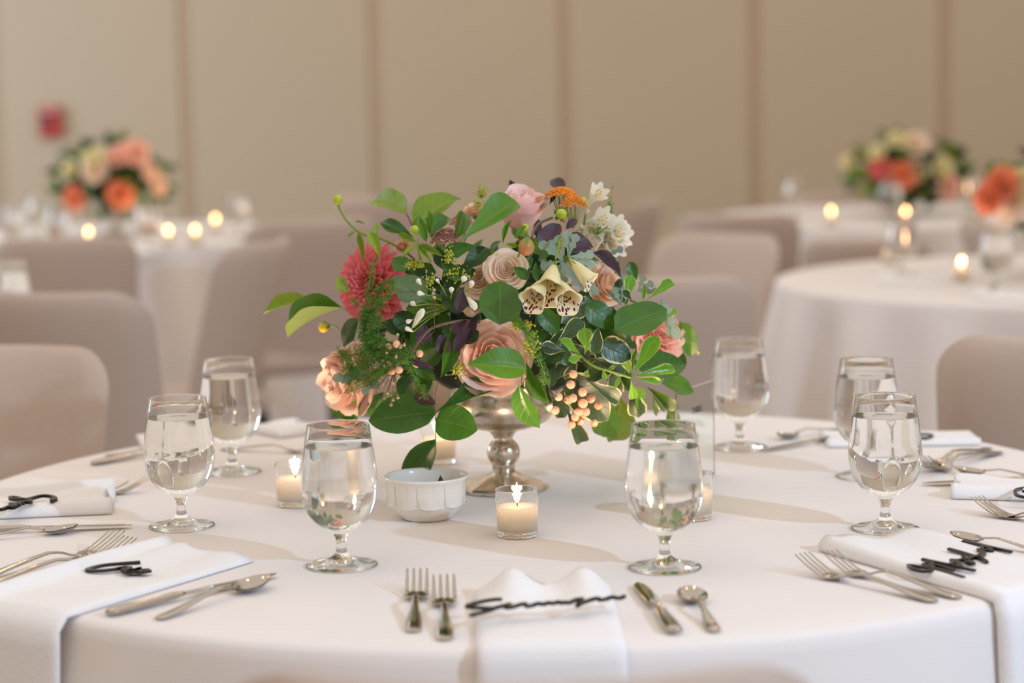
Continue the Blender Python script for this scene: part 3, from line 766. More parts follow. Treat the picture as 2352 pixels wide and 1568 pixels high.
def leaf(parent, B, T_, width, matk, shape='ovate', bend=.15, fold=.25, wave=.03, twist=0, n=None, label=None, name='leaf', low=False):
    key = (matk, shape, round(bend, 1), round(fold, 1), round(wave, 2), round(twist, 1), low)
    if key not in _lc: _lc[key] = leaf_mesh(shape, round(bend, 1), round(fold, 1), round(wave, 2), GREENS[matk], round(twist, 1), *((4, 7) if low else (6, 14)))
    y = Vector(T_) - Vector(B); ln = y.length; y.normalize()
    n = Vector(n or (random.uniform(-.35, .35), -1, random.uniform(.1, .6)))
    x = y.cross(n)
    if x.length < 1e-5: x = Vector((1, 0, 0))
    x.normalize(); z = x.cross(y)
    m = Matrix((x * width, y * ln, z * ln)).transposed().to_4x4(); m.translation = B
    return put(name, _lc[key], parent, m, label)
FA = Vector((VB.x, VB.y, Z + .14))
bq = empty('flower_arrangement', FA); tag(bq, 'large bouquet of pink, peach and cream flowers with glossy leaves in a silver vase', 'flowers')
S = lambda px: px * 2.65 / 5000
# dark core blobs, added to block light and view between the leaves
ce = at(1160, 770, 2.875)
o = put('dark_core', mesh('dark_core', *ellipsoid((0, 0, 0), .125, .115, .088, 24, 16), M['darkcore']), bq, Matrix.Translation(ce))
o = put('dark_core', mesh('dark_core', *ellipsoid((0, 0, 0), .062, .062, .035, 20, 10), M['darkcore']), bq, Matrix.Translation((VB.x, VB.y, Z + .142)))
# leaves deep inside that fill the gaps
rnd = random.Random(11)
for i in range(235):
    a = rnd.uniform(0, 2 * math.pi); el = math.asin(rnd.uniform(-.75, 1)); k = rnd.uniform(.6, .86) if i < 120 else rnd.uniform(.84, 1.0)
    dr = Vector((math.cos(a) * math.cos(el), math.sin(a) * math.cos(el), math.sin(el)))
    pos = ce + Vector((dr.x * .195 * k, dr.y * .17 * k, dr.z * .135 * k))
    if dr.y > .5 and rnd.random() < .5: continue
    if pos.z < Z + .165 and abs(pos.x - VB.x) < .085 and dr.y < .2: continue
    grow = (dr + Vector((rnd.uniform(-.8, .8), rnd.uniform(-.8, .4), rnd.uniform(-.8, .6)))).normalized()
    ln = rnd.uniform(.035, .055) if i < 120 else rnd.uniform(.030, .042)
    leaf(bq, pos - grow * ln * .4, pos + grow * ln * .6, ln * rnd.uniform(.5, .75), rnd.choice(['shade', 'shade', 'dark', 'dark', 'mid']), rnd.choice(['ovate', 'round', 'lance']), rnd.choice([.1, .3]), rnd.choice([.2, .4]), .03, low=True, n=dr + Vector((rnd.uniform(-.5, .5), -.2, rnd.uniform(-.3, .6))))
# named leaves: base px, tip px, width px, material, shape, depth shift of base, of tip, bend, fold, normal
LV = [
 ((934, 492), (851, 452), 66, 'light', 'round', .02, .04, .1, .3, (.2, -1, .4)),
 ((948, 522), (1066, 424), 70, 'light', 'ovate', .03, .05, .3, .3, (-.3, -1, .3)),
 ((1056, 556), (1186, 452), 76, 'mid', 'obov', -.03, -.02, .1, .2, (-.2, -1, .5)),
 ((1045, 548), (1070, 474), 38, 'mid', 'ovate', 0, .02, .2, .4, (.3, -1, .2)),
 ((985, 545), (1028, 494), 44, 'dark', 'obov', .01, .02, .1, .3, (-.3, -1, .3)),
 ((980, 556), (962, 492), 24, 'mid', 'ovate', .02, .02, .1, .3, None),
 ((992, 548), (985, 478), 22, 'mid', 'ovate', .03, .03, .1, .3, None),
 ((948, 545), (862, 500), 34, 'dark', 'lance', .05, .06, .2, .2, None),
 ((712, 697), (584, 704), 44, 'light', 'ovate', .05, .04, .3, .3, (0, -1, .75)),
 ((786, 706), (637, 758), 52, 'mid', 'ovate', .04, .03, .2, .5, (.1, -1, .8)),
 ((800, 672), (772, 632), 30, 'light', 'ovate', .04, .05, .1, .3, None),
 ((978, 690), (900, 632), 72, 'grey', 'ovate', -.01, 0, .1, .1, (.1, -1, .3)),
 ((1148, 746), (1150, 640), 100, 'dark', 'round', -.04, -.01, .1, .2, (.1, -1, .35)),
 ((822, 730), (784, 800), 42, 'shade', 'ovate', .03, .04, .1, .2, None),
 ((1012, 868), (1045, 738), 44, 'dark', 'lance', -.03, -.02, .1, .4, (.5, -1, 0)),
 ((1004, 946), (842, 962), 98, 'dark', 'round', -.03, -.05, .1, .2, (-.05, -1, .55)),
 ((1000, 962), (1096, 986), 88, 'dark', 'round', -.03, -.045, .1, .2, (-.1, -1, .5)),
 ((1001, 1008), (916, 1124), 66, 'dark', 'ovate', -.03, -.05, .2, .2, (.2, -1, .4)),
 ((1004, 944), (1128, 884), 56, 'dark', 'obov', -.03, -.02, .2, .5, (.2, -1, .9)),
 ((1208, 848), (1080, 828), 84, 'mid', 'ovate', -.07, -.09, .2, .3, (0, -1, .7)),
 ((1192, 884), (1234, 1003), 58, 'dark', 'ovate', -.05, -.06, .3, .3, (-.4, -1, .3)),
 ((1208, 832), (1262, 938), 34, 'mid', 'lance', -.02, -.02, .2, .4, None),
 ((1412, 758), (1536, 702), 86, 'dark', 'round', -.04, -.03, .1, .1, (0, -1, .6)),
 ((1468, 850), (1582, 830), 80, 'dark', 'ovate', 0, 0, .1, .2, (0, -1, .6)),
 ((1560, 738), (1600, 828), 46, 'mid', 'round', .04, .03, .2, .2, (.3, -1, 0)),
 ((1520, 880), (1607, 892), 56, 'mid', 'ovate', .04, .03, .2, .2, None),
 ((1380, 790), (1452, 822), 64, 'vari', 'round', -.02, -.03, .1, .1, (0, -1, .4)),
 ((1272, 796), (1340, 735), 42, 'vari', 'obov', -.02, -.02, .1, .2, None),
 ((1300, 806), (1244, 798), 36, 'vari', 'obov', -.02, -.03, .1, .2, None),
 ((1366, 814), (1374, 750), 32, 'vari', 'ovate', -.02, -.02, .1, .2, None),
 ((1346, 804), (1341, 754), 38, 'bright', 'obov', -.04, -.05, .1, .2, (0, -1, .5)),
 ((1336, 816), (1289, 779), 24, 'bright', 'obov', -.045, -.06, .1, .2, (.1, -1, .6)),
 ((1340, 817), (1308, 827), 22, 'bright', 'obov', -.045, -.065, .1, .2, None),
 ((1342, 814), (1352, 784), 15, 'bright', 'obov', -.05, -.06, .1, .3, None),
 ((1450, 864), (1512, 772), 42, 'bright', 'obov', -.045, -.05, .1, .2, (-.2, -1, .4)),
 ((1452, 865), (1553, 846), 30, 'bright', 'obov', -.045, -.065, .1, .2, (0, -1, .7)),
 ((1452, 866), (1520, 876), 18, 'bright', 'obov', -.045, -.07, .1, .2, None),
 ((1446, 860), (1436, 824), 22, 'bright', 'obov', -.045, -.05, .1, .2, None),
 ((1450, 860), (1462, 802), 11, 'bright', 'obov', -.05, -.06, .1, .4, None),
 ((1449, 870), (1456, 922), 22, 'bright', 'obov', -.045, -.055, .3, .2, None),
 ((1426, 862), (1410, 894), 11, 'bright', 'lance', -.04, -.05, .1, .2, None),
 ((1384, 845), (1392, 872), 14, 'bright', 'obov', -.04, -.05, .1, .2, None),
 ((1392, 850), (1413, 841), 10, 'bright', 'obov', -.04, -.05, .1, .2, None),
 ((1352, 846), (1345, 862), 12, 'bright', 'obov', -.04, -.05, .1, .2, None),
 ((1300, 868), (1404, 966), 92, 'vari', 'round', .02, 0, .1, .1, (0, -1, .4)),
 ((1345, 872), (1427, 922), 42, 'vari', 'obov', -.03, -.03, .1, .2, (.1, -1, .4)),
 ((1298, 932), (1342, 1022), 38, 'vari', 'obov', -.02, -.02, .1, .2, (0, -1, .2)),
 ((1402, 928), (1384, 1022), 72, 'mid', 'ovate', .02, .02, .2, .2, (0, -1, .2)),
 ((1424, 912), (1417, 1038), 72, 'light', 'ovate', .07, .08, .2, .3, (.1, -1, 0)),
 ((1486, 888), (1560, 958), 34, 'mid', 'lance', 0, .02, .2, .4, None),
 ((1456, 892), (1482, 948), 40, 'mid', 'round', -.01, -.01, .2, .2, None),
 ((1500, 905), (1522, 958), 28, 'mid', 'lance', 0, .01, .2, .3, None),
 ((1534, 925), (1548, 998), 34, 'mid', 'lance', .03, .05, .2, .3, None),
 ((1296, 800), (1240, 835), 40, 'shade', 'ovate', 0, 0, .1, .2, None),
 ((1360, 690), (1290, 740), 46, 'vari', 'round', .01, -.01, .1, .2, (0, -1, .5)),
 ((1345, 700), (1415, 750), 60, 'dark', 'round', 0, -.01, .1, .1, (.2, -1, .4)),
 ((1350, 745), (1440, 778), 54, 'dark', 'ovate', 0, 0, .1, .2, None),
 ((1238, 712), (1285, 765), 44, 'dark', 'round', -.01, -.01, .1, .2, None),
 ((1410, 828), (1345, 872), 52, 'vari', 'round', 0, .01, .1, .1, None),
 ((1355, 822), (1440, 850), 46, 'vari', 'obov', 0, 0, .1, .2, None),
 ((1435, 700), (1450, 630), 30, 'bright', 'obov', -.02, -.02, .1, .2, (.2, -1, .2)),
 ((1486, 688), (1550, 644), 32, 'bright', 'obov', -.01, 0, .1, .2, (0, -1, .7)),
 ((1476, 690), (1480, 650), 12, 'bright', 'lance', -.02, -.02, .1, .4, None),
 ((1452, 690), (1432, 668), 22, 'vari', 'obov', -.03, -.04, .1, .2, None),
 ((1530, 728), (1554, 712), 18, 'bright', 'obov', -.02, -.02, .1, .2, None),
 ((760, 920), (820, 960), 50, 'dark', 'round', .06, .06, .1, .2, None),
 ((838, 905), (800, 968), 56, 'dark', 'ovate', .05, .07, .2, .2, None),
 ((880, 900), (850, 985), 46, 'dark', 'ovate', .07, .08, .2, .2, None),
 ((900, 900), (935, 960), 48, 'mid', 'round', .06, .06, .1, .2, None),
 ((940, 862), (925, 915), 46, 'shade', 'round', .03, .03, .1, .2, None),
 ((1225, 700), (1275, 690), 40, 'shade', 'round', .03, .03, .1, .2, None),
 ((1180, 640), (1225, 590), 40, 'dark', 'ovate', .03, .03, .1, .2, None),
 ((1235, 650), (1230, 600), 22, 'dark', 'lance', 0, 0, .1, .2, None),
 ((1120, 570), (1060, 620), 42, 'shade', 'ovate', .01, 0, .1, .2, None),
 ((1020, 590), (1090, 560), 40, 'dark', 'ovate', 0, -.01, .2, .3, None),
 ((1075, 700), (1010, 690), 46, 'shade', 'ovate', .01, .01, .1, .2, None),
 ((935, 620), (900, 590), 44, 'dark', 'ovate', .02, .02, .1, .2, None),
 ((905, 720), (960, 760), 46, 'shade', 'ovate', 0, .01, .1, .2, None),
 ((1445, 600), (1460, 650), 28, 'dark', 'ovate', .05, .05, .1, .2, None),
 ((1420, 640), (1440, 700), 44, 'shade', 'ovate', .03, .03, .1, .2, None),
 ((1560, 800), (1545, 870), 50, 'dark', 'ovate', .05, .05, .1, .2, None),
 ((1590, 790), (1606, 815), 18, 'light', 'lance', .04, .04, .1, .2, None),
 ((1010, 800), (960, 850), 44, 'shade', 'ovate', 0, 0, .1, .2, None),
 ((1060, 640), (1010, 600), 34, 'dark', 'ovate', .01, .01, .1, .2, None),
 ((1100, 760), (1060, 790), 34, 'shade', 'ovate', 0, 0, .1, .2, None),
 ((1216, 640), (1178, 612), 26, 'dark', 'ovate', -.01, -.01, .1, .2, None),
 ((1265, 840), (1232, 790), 46, 'shade', 'lance', 0, 0, .1, .2, None),
 ((1030, 780), (1100, 730), 40, 'shade', 'ovate', .01, .01, .1, .2, None),
 # small lime leaves on the long bud stem
 ((858, 545), (868, 505), 14, 'light', 'lance', -.01, -.02, .4, .3, None),
 ((852, 533), (872, 586), 26, 'light', 'ovate', -.02, -.03, .2, .4, None),
 ((822, 535), (836, 600), 15, 'light', 'lance', -.02, -.03, .2, .4, None),
 ((818, 530), (794, 545), 7, 'light', 'lance', -.02, -.02, .4, .3, None),
 ((815, 510), (838, 513), 6, 'light', 'lance', -.01, -.01, .1, .3, None),
 ((960, 562), (1018, 588), 18, 'light', 'lance', -.03, -.04, .1, .4, None),
 ((960, 562), (920, 592), 12, 'light', 'lance', -.03, -.04, .1, .4, None),
 ((955, 555), (912, 535), 20, 'light', 'lance', -.03, -.03, .1, .4, None),
 ((962, 565), (990, 600), 14, 'light', 'lance', -.03, -.04, .1, .4, None),
 ((1190, 565), (1160, 560), 12, 'light', 'lance', -.05, -.06, .1, .4, None),
 ((1182, 548), (1210, 514), 14, 'mid', 'lance', -.05, -.05, .2, .4, None),
 ((1155, 560), (1172, 500), 14, 'mid', 'lance', -.03, -.03, .2, .4, None),
 # dark purple leaves
 ((1296, 436), (1260, 402), 32, 'purple', 'ovate', .02, .03, .4, .2, (.3, -1, 0)),
 ((1206, 446), (1160, 416), 11, 'purple', 'lance', .02, .03, .2, .4, None),
 ((1262, 470), (1275, 440), 14, 'purple', 'lance', .02, .02, .1, .3, None),
 ((1240, 562), (1288, 512), 44, 'purple', 'round', .01, .01, .1, .2, None),
 ((1300, 526), (1332, 496), 20, 'purple', 'ovate', 0, 0, .4, .3, None),
 ((1302, 546), (1366, 566), 40, 'purple', 'ovate', -.01, 0, .1, .2, (0, -1, .6)),
 ((1308, 580), (1362, 570), 22, 'purple', 'lance', -.01, 0, .1, .2, None),
 ((1362, 580), (1444, 632), 34, 'purple', 'ovate', 0, .01, .4, .3, (.2, -1, .7)),
 ((1232, 545), (1238, 500), 20, 'purple', 'ovate', .01, .01, .1, .3, None),
 ((1058, 718), (1060, 658), 30, 'purple', 'ovate', -.02, -.02, .1, .2, None),
 ((975, 792), (972, 742), 40, 'purple', 'ovate', -.03, -.02, .1, .2, None),
 ((1022, 812), (1012, 768), 36, 'purple', 'round', -.02, -.02, .1, .2, None),
 ((1044, 812), (1078, 752), 34, 'purple', 'lance', -.03, -.03, .1, .3, None),
 ((1060, 790), (1098, 720), 30, 'purple', 'lance', -.02, -.02, .1, .3, None),
 ((1035, 760), (1075, 735), 30, 'purple', 'ovate', -.02, -.02, .1, .3, None),
 ((850, 775), (886, 752), 20, 'purple', 'lance', -.02, -.02, .3, .3, None),
 ((950, 908), (1004, 928), 32, 'purple', 'ovate', -.02, -.02, .1, .2, None),
 ((930, 822), (1000, 848), 18, 'purple', 'lance', -.04, -.04, .3, .2, None),
 ((940, 868), (958, 880), 9, 'purple', 'lance', -.04, -.04, .1, .2, None),
]
for (bp, tp, w, mk, sh, db, dt, bd, fo, nn) in LV:
    B_ = at(*bp, dome(*bp) + db - .01); T_ = at(*tp, dome(*tp) * .5 + dome(*bp) * .5 + dt - .01)
    lb = {'purple': 'dark purple leaf', 'grey': 'grey-green leaf', 'vari': 'cream-edged leaf', 'bright': 'fresh light green leaf'}.get(mk)
    leaf(bq, B_, T_, w * B_.y / 5000, mk, sh, bd, fo, .03, n=nn, label=lb)
# small leaves just under the flowers that close the gaps
KEEP = [(1134, 822, 75), (1192, 505, 55), (800, 868, 75), (1510, 775, 55), (1384, 655, 45), (1163, 622, 45), (1104, 640, 42), (852, 655, 85), (1260, 680, 60), (1026, 558, 22), (1090, 492, 20), (1370, 520, 50)]
rnd = random.Random(31)
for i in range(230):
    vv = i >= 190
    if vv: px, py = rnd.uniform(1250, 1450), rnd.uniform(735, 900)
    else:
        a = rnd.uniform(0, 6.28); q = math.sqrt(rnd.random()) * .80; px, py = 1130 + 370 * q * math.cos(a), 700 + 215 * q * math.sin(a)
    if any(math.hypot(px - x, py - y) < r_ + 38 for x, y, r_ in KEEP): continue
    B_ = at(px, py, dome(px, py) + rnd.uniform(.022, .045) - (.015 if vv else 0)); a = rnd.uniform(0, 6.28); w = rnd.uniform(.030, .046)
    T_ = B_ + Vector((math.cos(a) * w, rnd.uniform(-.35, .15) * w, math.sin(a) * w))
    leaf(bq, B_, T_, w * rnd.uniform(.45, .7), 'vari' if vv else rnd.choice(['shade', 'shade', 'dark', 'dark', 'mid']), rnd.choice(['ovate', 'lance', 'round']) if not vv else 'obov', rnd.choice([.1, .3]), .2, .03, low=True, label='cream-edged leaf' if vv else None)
# silver lobed leaves
def lobed(parent, base, tips, w, dd, lab='silver felted lobed leaf'):
    mb = MB()
    B_ = at(*base, dome(*base) + dd)
    for k, tp in enumerate(tips):
        T_ = at(*tp, dome(*base) + dd - .006 + .003 * k); y = (T_ - B_); ln = y.length; y.normalize()
        nrm = Vector((0, -1, .3)); x = y.cross(nrm).normalized(); z = x.cross(y)
        tab = [(0, .18), (.25, .2), (.4, .3), (.5, .75), (.6, .45), (.68, .35), (.8, .95), (.9, .8), (.96, .75), (1, .1)]
        v, uv, f = [], [], []
        for j in range(15):
            t = j / 14; hw = interp(tab, t) * w / 2
            for i in range(5):
                u = -1 + i / 2; v.append(B_ + y * (t * ln) + x * (u * hw) + z * (.15 * hw * abs(u) - .1 * ln * t * t)); uv.append((.5 + u / 2, t))
        for j in range(14):
            for i in range(4): a = j * 5 + i; f.append((a, a + 1, a + 6, a + 5))
        mb.add(v, f, uv)
    return put('leaf', mb.mesh('leaf', GREENS['silver']), parent, None, lab)
lobed(bq, (1292, 598), [(1240, 556), (1262, 552), (1282, 540), (1240, 612)], S(26), -.03)
lobed(bq, (1306, 590), [(1324, 538), (1302, 530), (1364, 582), (1368, 610)], S(26), -.025)
lobed(bq, (1290, 600), [(1296, 650), (1330, 655), (1378, 676), (1352, 668), (1282, 625)], S(24), -.035)
lobed(bq, (1518, 686), [(1538, 720), (1548, 748), (1560, 780), (1545, 775)], S(26), -.02)
lobed(bq, (1436, 650), [(1410, 608), (1400, 596), (1428, 640)], S(22), .03)
lobed(bq, (1466, 668), [(1478, 634), (1500, 648), (1512, 670)], S(22), .03)
lobed(bq, (1425, 700), [(1412, 660), (1440, 630), (1400, 670)], S(22), .02)
lobed(bq, (850, 858), [(800, 846), (762, 868), (778, 872), (812, 858)], S(24), -.03)
lobed(bq, (870, 868), [(848, 886), (832, 904), (862, 896), (878, 880)], S(22), -.04)
lobed(bq, (1390, 588), [(1430, 570), (1420, 600)], S(20), .04)

# ------------------------------------------------------------------ blooms
def petal_patch(r0, r1, h0, h1, spread, lip, ruffle=.0, top=.22, nu=8, nv=7, mat=None, seed=0):
    """one petal = patch of a flared surface of revolution around +Z, facing +X"""
    v, uv, f = [], [], []; rnd = random.Random(seed); p1 = rnd.uniform(0, 6)
    for j in range(nv + 1):
        t0 = j / nv
        for i in range(nu + 1):
            u = -1 + 2 * i / nu
            t = t0 * (1 - top * abs(u) ** 2.6)
            r = r0 + (r1 - r0) * math.sin(math.pi / 2 * min(1, t * 1.05)) ** 1.0
            z = h0 + (h1 - h0) * t ** 1.35
            if t > .72:
                q = (t - .72) / .28; r += lip * q * q; z -= abs(lip) * .55 * q * q
            s = spread * (.35 + .65 * min(1, t * 1.6)); ph = u * s
            r += ruffle * math.sin(u * 3.4 + p1) * t * t; z += ruffle * 1.2 * math.cos(u * 4.1 + p1) * t * t + (ruffle * .5 * math.sin(u * 11 + p1 * 2) * t ** 4 if ruffle > .04 * r1 else 0)
            v.append((r * math.cos(ph), r * math.sin(ph), z)); uv.append((.5 + u / 2, t))
    for j in range(nv):
        for i in range(nu):
            a = j * (nu + 1) + i; f.append((a, a + 1, a + nu + 2, a + nu + 1))
    return mesh('petal', v, f, mat, uv)
def rose(parent, c, rad, axis, mat, label, layers, depth=1.0, name='rose', ruffle=.02, seed=0, core=True, joined=False, low=False):
    """layers: (count, r0, r1, h0, h1, spread deg, lip)"""
    rnd = random.Random(seed); mw = frame(c, axis, (0, 0, 1) if abs(Vector(axis).normalized().z) < .9 else (0, 1, 0))
    cm = MB(); cm.add(*ellipsoid((0, 0, -.25 * rad), .30 * rad, .30 * rad, .30 * rad, 10, 6)); cm.add(*tube([(0, 0, -.4 * rad), (0, 0, -1.1 * rad)], .05 * rad, 6))
    if joined: acc = MB()
    else: head = put(name, cm.mesh(name, M['stem']), parent, mw, label)
    a = rnd.uniform(0, 6)
    for li, (n, r0, r1, h0, h1, sp, lip) in enumerate(layers):
        me = [petal_patch(r0 * rad, r1 * rad, h0 * rad * depth, h1 * rad * depth, R(sp), lip * rad, ruffle * rad, .22, *((4, 3) if low else (8, 7)), mat=mat, seed=seed * 31 + li * 3 + q) for q in range(2)]
        for k in range(n):
            a += 2 * math.pi / n + rnd.uniform(-.12, .12)
            loc = Matrix.Rotation(a, 4, 'Z') @ Matrix.Rotation(rnd.uniform(-.07, .07), 4, 'Y') @ Matrix.Scale(rnd.uniform(.94, 1.05), 4)
            if joined:
                mm = me[k % 2]; M4 = mw @ loc
                acc.add([M4 @ q.co for q in mm.vertices], [tuple(p.vertices) for p in mm.polygons], [(.5, .8)] * len(mm.vertices))
            else: put('petal', me[k % 2], head, mw @ loc)
        a += 1.1
    if joined: return put(name, acc.mesh(name, mat), parent, None, label)
    return head
GARDEN = [(2, .02, .11, .05, .60, 115, .0), (3, .03, .18, .04, .64, 95, .02), (3, .06, .28, .0, .66, 80, .03), (3, .09, .40, -.02, .65, 72, .05), (4, .12, .54, -.06, .60, 62, .09), (4, .15, .70, -.12, .50, 58, .13), (5, .18, .86, -.16, .36, 52, .16), (5, .2, .98, -.22, .16, 48, .14)]
CUPPED = [(3, .02, .2, .0, .9, 95, .02), (4, .05, .34, .0, .95, 70, .04), (4, .1, .5, -.05, .95, 62, .10), (5, .15, .66, -.1, .85, 55, .18), (5, .18, .78, -.15, .65, 50, .22)]
RANUN = [(3, .02, .10, .02, .26, 100, -.02), (4, .05, .18, .0, .34, 80, -.02), (5, .08, .28, .0, .40, 64, -.02), (5, .1, .40, -.02, .44, 56, .0), (6, .14, .54, -.06, .46, 50, .04), (6, .16, .72, -.12, .42, 46, .08), (6, .18, .90, -.16, .30, 42, .10), (5, .2, 1.02, -.2, .12, 44, .08)]
FRILL = [(5, .02, .2, .0, .6, 60, .05), (6, .05, .36, .0, .62, 45, .06), (8, .1, .52, -.05, .56, 34, .08), (9, .12, .7, -.1, .46, 28, .12), (10, .15, .88, -.15, .3, 25, .12), (10, .2, .98, -.2, .12, 24, .1)]
PM = {
 'salmon': petal_mat('salmon_peach_petal', (246, 188, 166), (254, 226, 210), .5, .3),
 'coral': petal_mat('coral_petal', (250, 186, 164), (254, 216, 198), .5, .3),
 'pink': petal_mat('pale_pink_petal', (249, 198, 190), (253, 228, 222), .5, .3),
 'peach': petal_mat('soft_peach_petal', (246, 204, 170), (252, 228, 206), .5, .3),
 'blush': petal_mat('blush_cream_petal', (250, 216, 192), (255, 246, 230), .45, .35),
 'dahlia': petal_mat('coral_pink_dahlia_petal', (214, 72, 92), (244, 136, 138), .5, .25, blush=(236, 128, 136)),
 'orange': petal_mat('orange_coral_petal', (240, 128, 88), (248, 168, 128), .5, .25),
 'cream': petal_mat('cream_bell_petal', (232, 226, 150), (248, 240, 206), .45, .3),
}
rose(bq, at(1134, 822, 2.66), S(86), (.05, -1, .30), PM['salmon'], 'open salmon-peach rose at the front', GARDEN, ruffle=.03, seed=1)
rose(bq, at(1194, 512, 2.80), S(70), (.05, -.35, 1), PM['pink'], 'pale pink rose at the top', CUPPED, depth=1.3, ruffle=.02, seed=2)
rose(bq, at(826, 866, 2.80), S(86), (-1, -.62, -.08), PM['salmon'], 'large salmon rose drooping at the lower left', GARDEN, depth=1.7, ruffle=.05, seed=3)
rose(bq, at(1510, 775, 2.80), S(66), (.45, -1, .3), PM['coral'], 'ruffled coral carnation at the right', FRILL, name='carnation', ruffle=.06, seed=4)
rose(bq, at(1384, 655, 2.76), S(52), (.9, -.8, .35), PM['peach'], 'soft peach rose behind the foxglove', GARDEN, depth=1.1, ruffle=.03, seed=5)
rose(bq, at(1163, 622, 2.665), S(50), (0, -1, .35), PM['blush'], 'blush cream ranunculus at the centre', RANUN, name='ranunculus', ruffle=.02, seed=6)
rose(bq, at(1104, 640, 2.715), S(50), (-.35, -1, .2), PM['blush'], 'paler blush ranunculus behind the central one', RANUN, name='ranunculus', ruffle=.02, seed=7)
rose(bq, at(1090, 492, 2.84), S(26), (-.2, -.6, 1), PM['peach'], 'small peach bloom behind the top left leaves', CUPPED, ruffle=.02, seed=8)
rose(bq, at(926, 572, 2.82), S(22), (-.2, -.6, .6), PM['coral'], 'small coral bloom behind the dahlia', CUPPED, ruffle=.02, seed=9)
rose(bq, at(1088, 700, 2.76), S(30), (-.2, -1, .1), PM['blush'], 'half-hidden blush bloom near the centre', CUPPED, ruffle=.02, seed=10)
# dahlia
def dahlia(parent, c, rad, axis, label):
    mw = frame(c, axis, (0, 0, 1)); cm = MB(); cm.add(*ellipsoid((0, 0, -.1 * rad), .28 * rad, .28 * rad, .28 * rad, 12, 8)); cm.add(*tube([(0, 0, -.2 * rad), (0, 0, -.9 * rad)], .05 * rad, 6))
    head = put('dahlia', cm.mesh('dahlia', PM['dahlia']), parent, mw, label)
    v, uv, f = [], [], []; nu, nv = 4, 7
    for j in range(nv + 1):
        t = j / nv; w = interp([(0, .25), (.3, .8), (.6, 1), (.85, .7), (1, .08)], t)
        for i in range(nu + 1):
            u = -1 + i / 2; v.append((t, u * w * .17, .16 * abs(u) ** 1.5 * w * (1 - .3 * t) - .12 * t * t + .08 * t)); uv.append((.5 + u / 2, t))
    for j in range(nv):
        for i in range(nu): a = j * (nu + 1) + i; f.append((a, a + 1, a + nu + 2, a + nu + 1))
    pm = mesh('petal', v, f, PM['dahlia'], uv)
    rnd = random.Random(5); n = 110
    for k in range(n):
        t = (k + .5) / n; a = k * 2.39996; el = R(82 - 98 * t ** .8)          # inner petals stand up, outer lie back
        ln = rad * (.28 + .62 * t ** .9); root = .10 * rad + .16 * rad * t
        loc = Matrix.Rotation(a, 4, 'Z') @ Matrix.Translation((root, 0, rad * (.10 - .16 * t))) @ Matrix.Rotation(-el, 4, 'Y') @ Matrix.Rotation(rnd.uniform(-.15, .15), 4, 'X') @ Matrix.Diagonal((ln, ln * (1.35 - .2 * t), ln, 1))
        put('petal', pm, head, mw @ loc)
    return head
dahlia(bq, at(852, 655, 2.765), S(100), (-.62, -1, .10), 'large coral-pink dahlia at the left')
# foxglove bells
def spotted(name):
    m = pmat(name, (248, 238, 204), .45); b = m.node_tree.nodes['Principled BSDF']
    uv = N(m, 'ShaderNodeUVMap'); sp = N(m, 'ShaderNodeSeparateXYZ'); L(m, uv.outputs[0], sp.inputs[0])
    mp = N(m, 'ShaderNodeMapping'); mp.inputs['Scale'].default_value = (24, 12, 1); L(m, uv.outputs[0], mp.inputs[0])
    vo = N(m, 'ShaderNodeTexVoronoi'); vo.inputs['Scale'].default_value = 1; L(m, mp.outputs[0], vo.inputs['Vector'])
    s = math_node(m, 'LESS_THAN', vo.outputs['Distance'], .40)
    lo = math_node(m, 'LESS_THAN', math_node(m, 'ABSOLUTE', math_node(m, 'SUBTRACT', sp.outputs[0], .5)), .20)
    hi = math_node(m, 'GREATER_THAN', sp.outputs[1], .45)
    k = math_node(m, 'MULTIPLY', s, math_node(m, 'MULTIPLY', lo, hi))
    c = mixc(m, k, lin((248, 238, 204)), lin((112, 20, 48))); L(m, c, b.inputs['Base Color']); translucent_out(m, c, .2); return m
M['bellin'] = spotted('maroon_spotted_bell_inside')
def bell(parent, base, tip, r, lab=None):
    d = tip - base; ln = d.length; prof = [(.10, 0), (.24, .05), (.34, .15), (.54, .35), (.68, .55), (.78, .72), (.86, .84), (1.0, .93), (1.12, .965)]
    seg = 40; v, uv, f, mi = [], [], [], []
    for s_, k in ((0, 1.0), (1, .93)):
        for j, (q, z) in enumerate(prof):
            for i in range(seg + 1):
                a = 2 * math.pi * i / seg; lob = 1 + (.10 * math.cos(5 * a) if j >= 6 else 0) * (j - 5) / 3
                low = max(0, -math.cos(a)) ** 2 * (.16 if j >= 7 else .06 if j == 6 else 0)   # longer lower lip
                v.append((r * q * k * lob * math.sin(a), r * q * k * lob * math.cos(a), ln * (z - .0) + low * ln)); uv.append((i / seg if True else 0, z))
    n1 = (seg + 1); off = len(prof) * n1
    for j in range(len(prof) - 1):
        for i in range(seg):
            a = j * n1 + i; f.append((a, a + 1, a + n1 + 1, a + n1)); mi.append(0)
            a += off; f.append((a, a + n1, a + n1 + 1, a + 1)); mi.append(1)
    j = len(prof) - 1
    for i in range(seg): a = j * n1 + i; f.append((a, a + 1, a + off + 1, a + off)); mi.append(0)
    me = mesh('bell', v, f, None, uv, True, [PM['cream'], M['bellin']], mi)
    return put('bell', me, parent, frame(base, d, (0, 0, 1)), lab)
P_ = lambda x, y, d=0: at(x, y, dome(x, y) + d)
st = MB(); st.add(*tube(smooth_path([P_(1286, 548, -.07), P_(1282, 575, -.075), P_(1276, 605, -.07), P_(1290, 660, -.03), P_(1280, 740, .05)]), .0016, 6))
for k in range(16): 
    a = k * 2.4; q = P_(1285, 546 + k * 2.0, -.07); st.add(*tube([q, q + Vector((math.cos(a) * .0045, math.sin(a) * .0045, .004))], [.0011, .0003], 5))
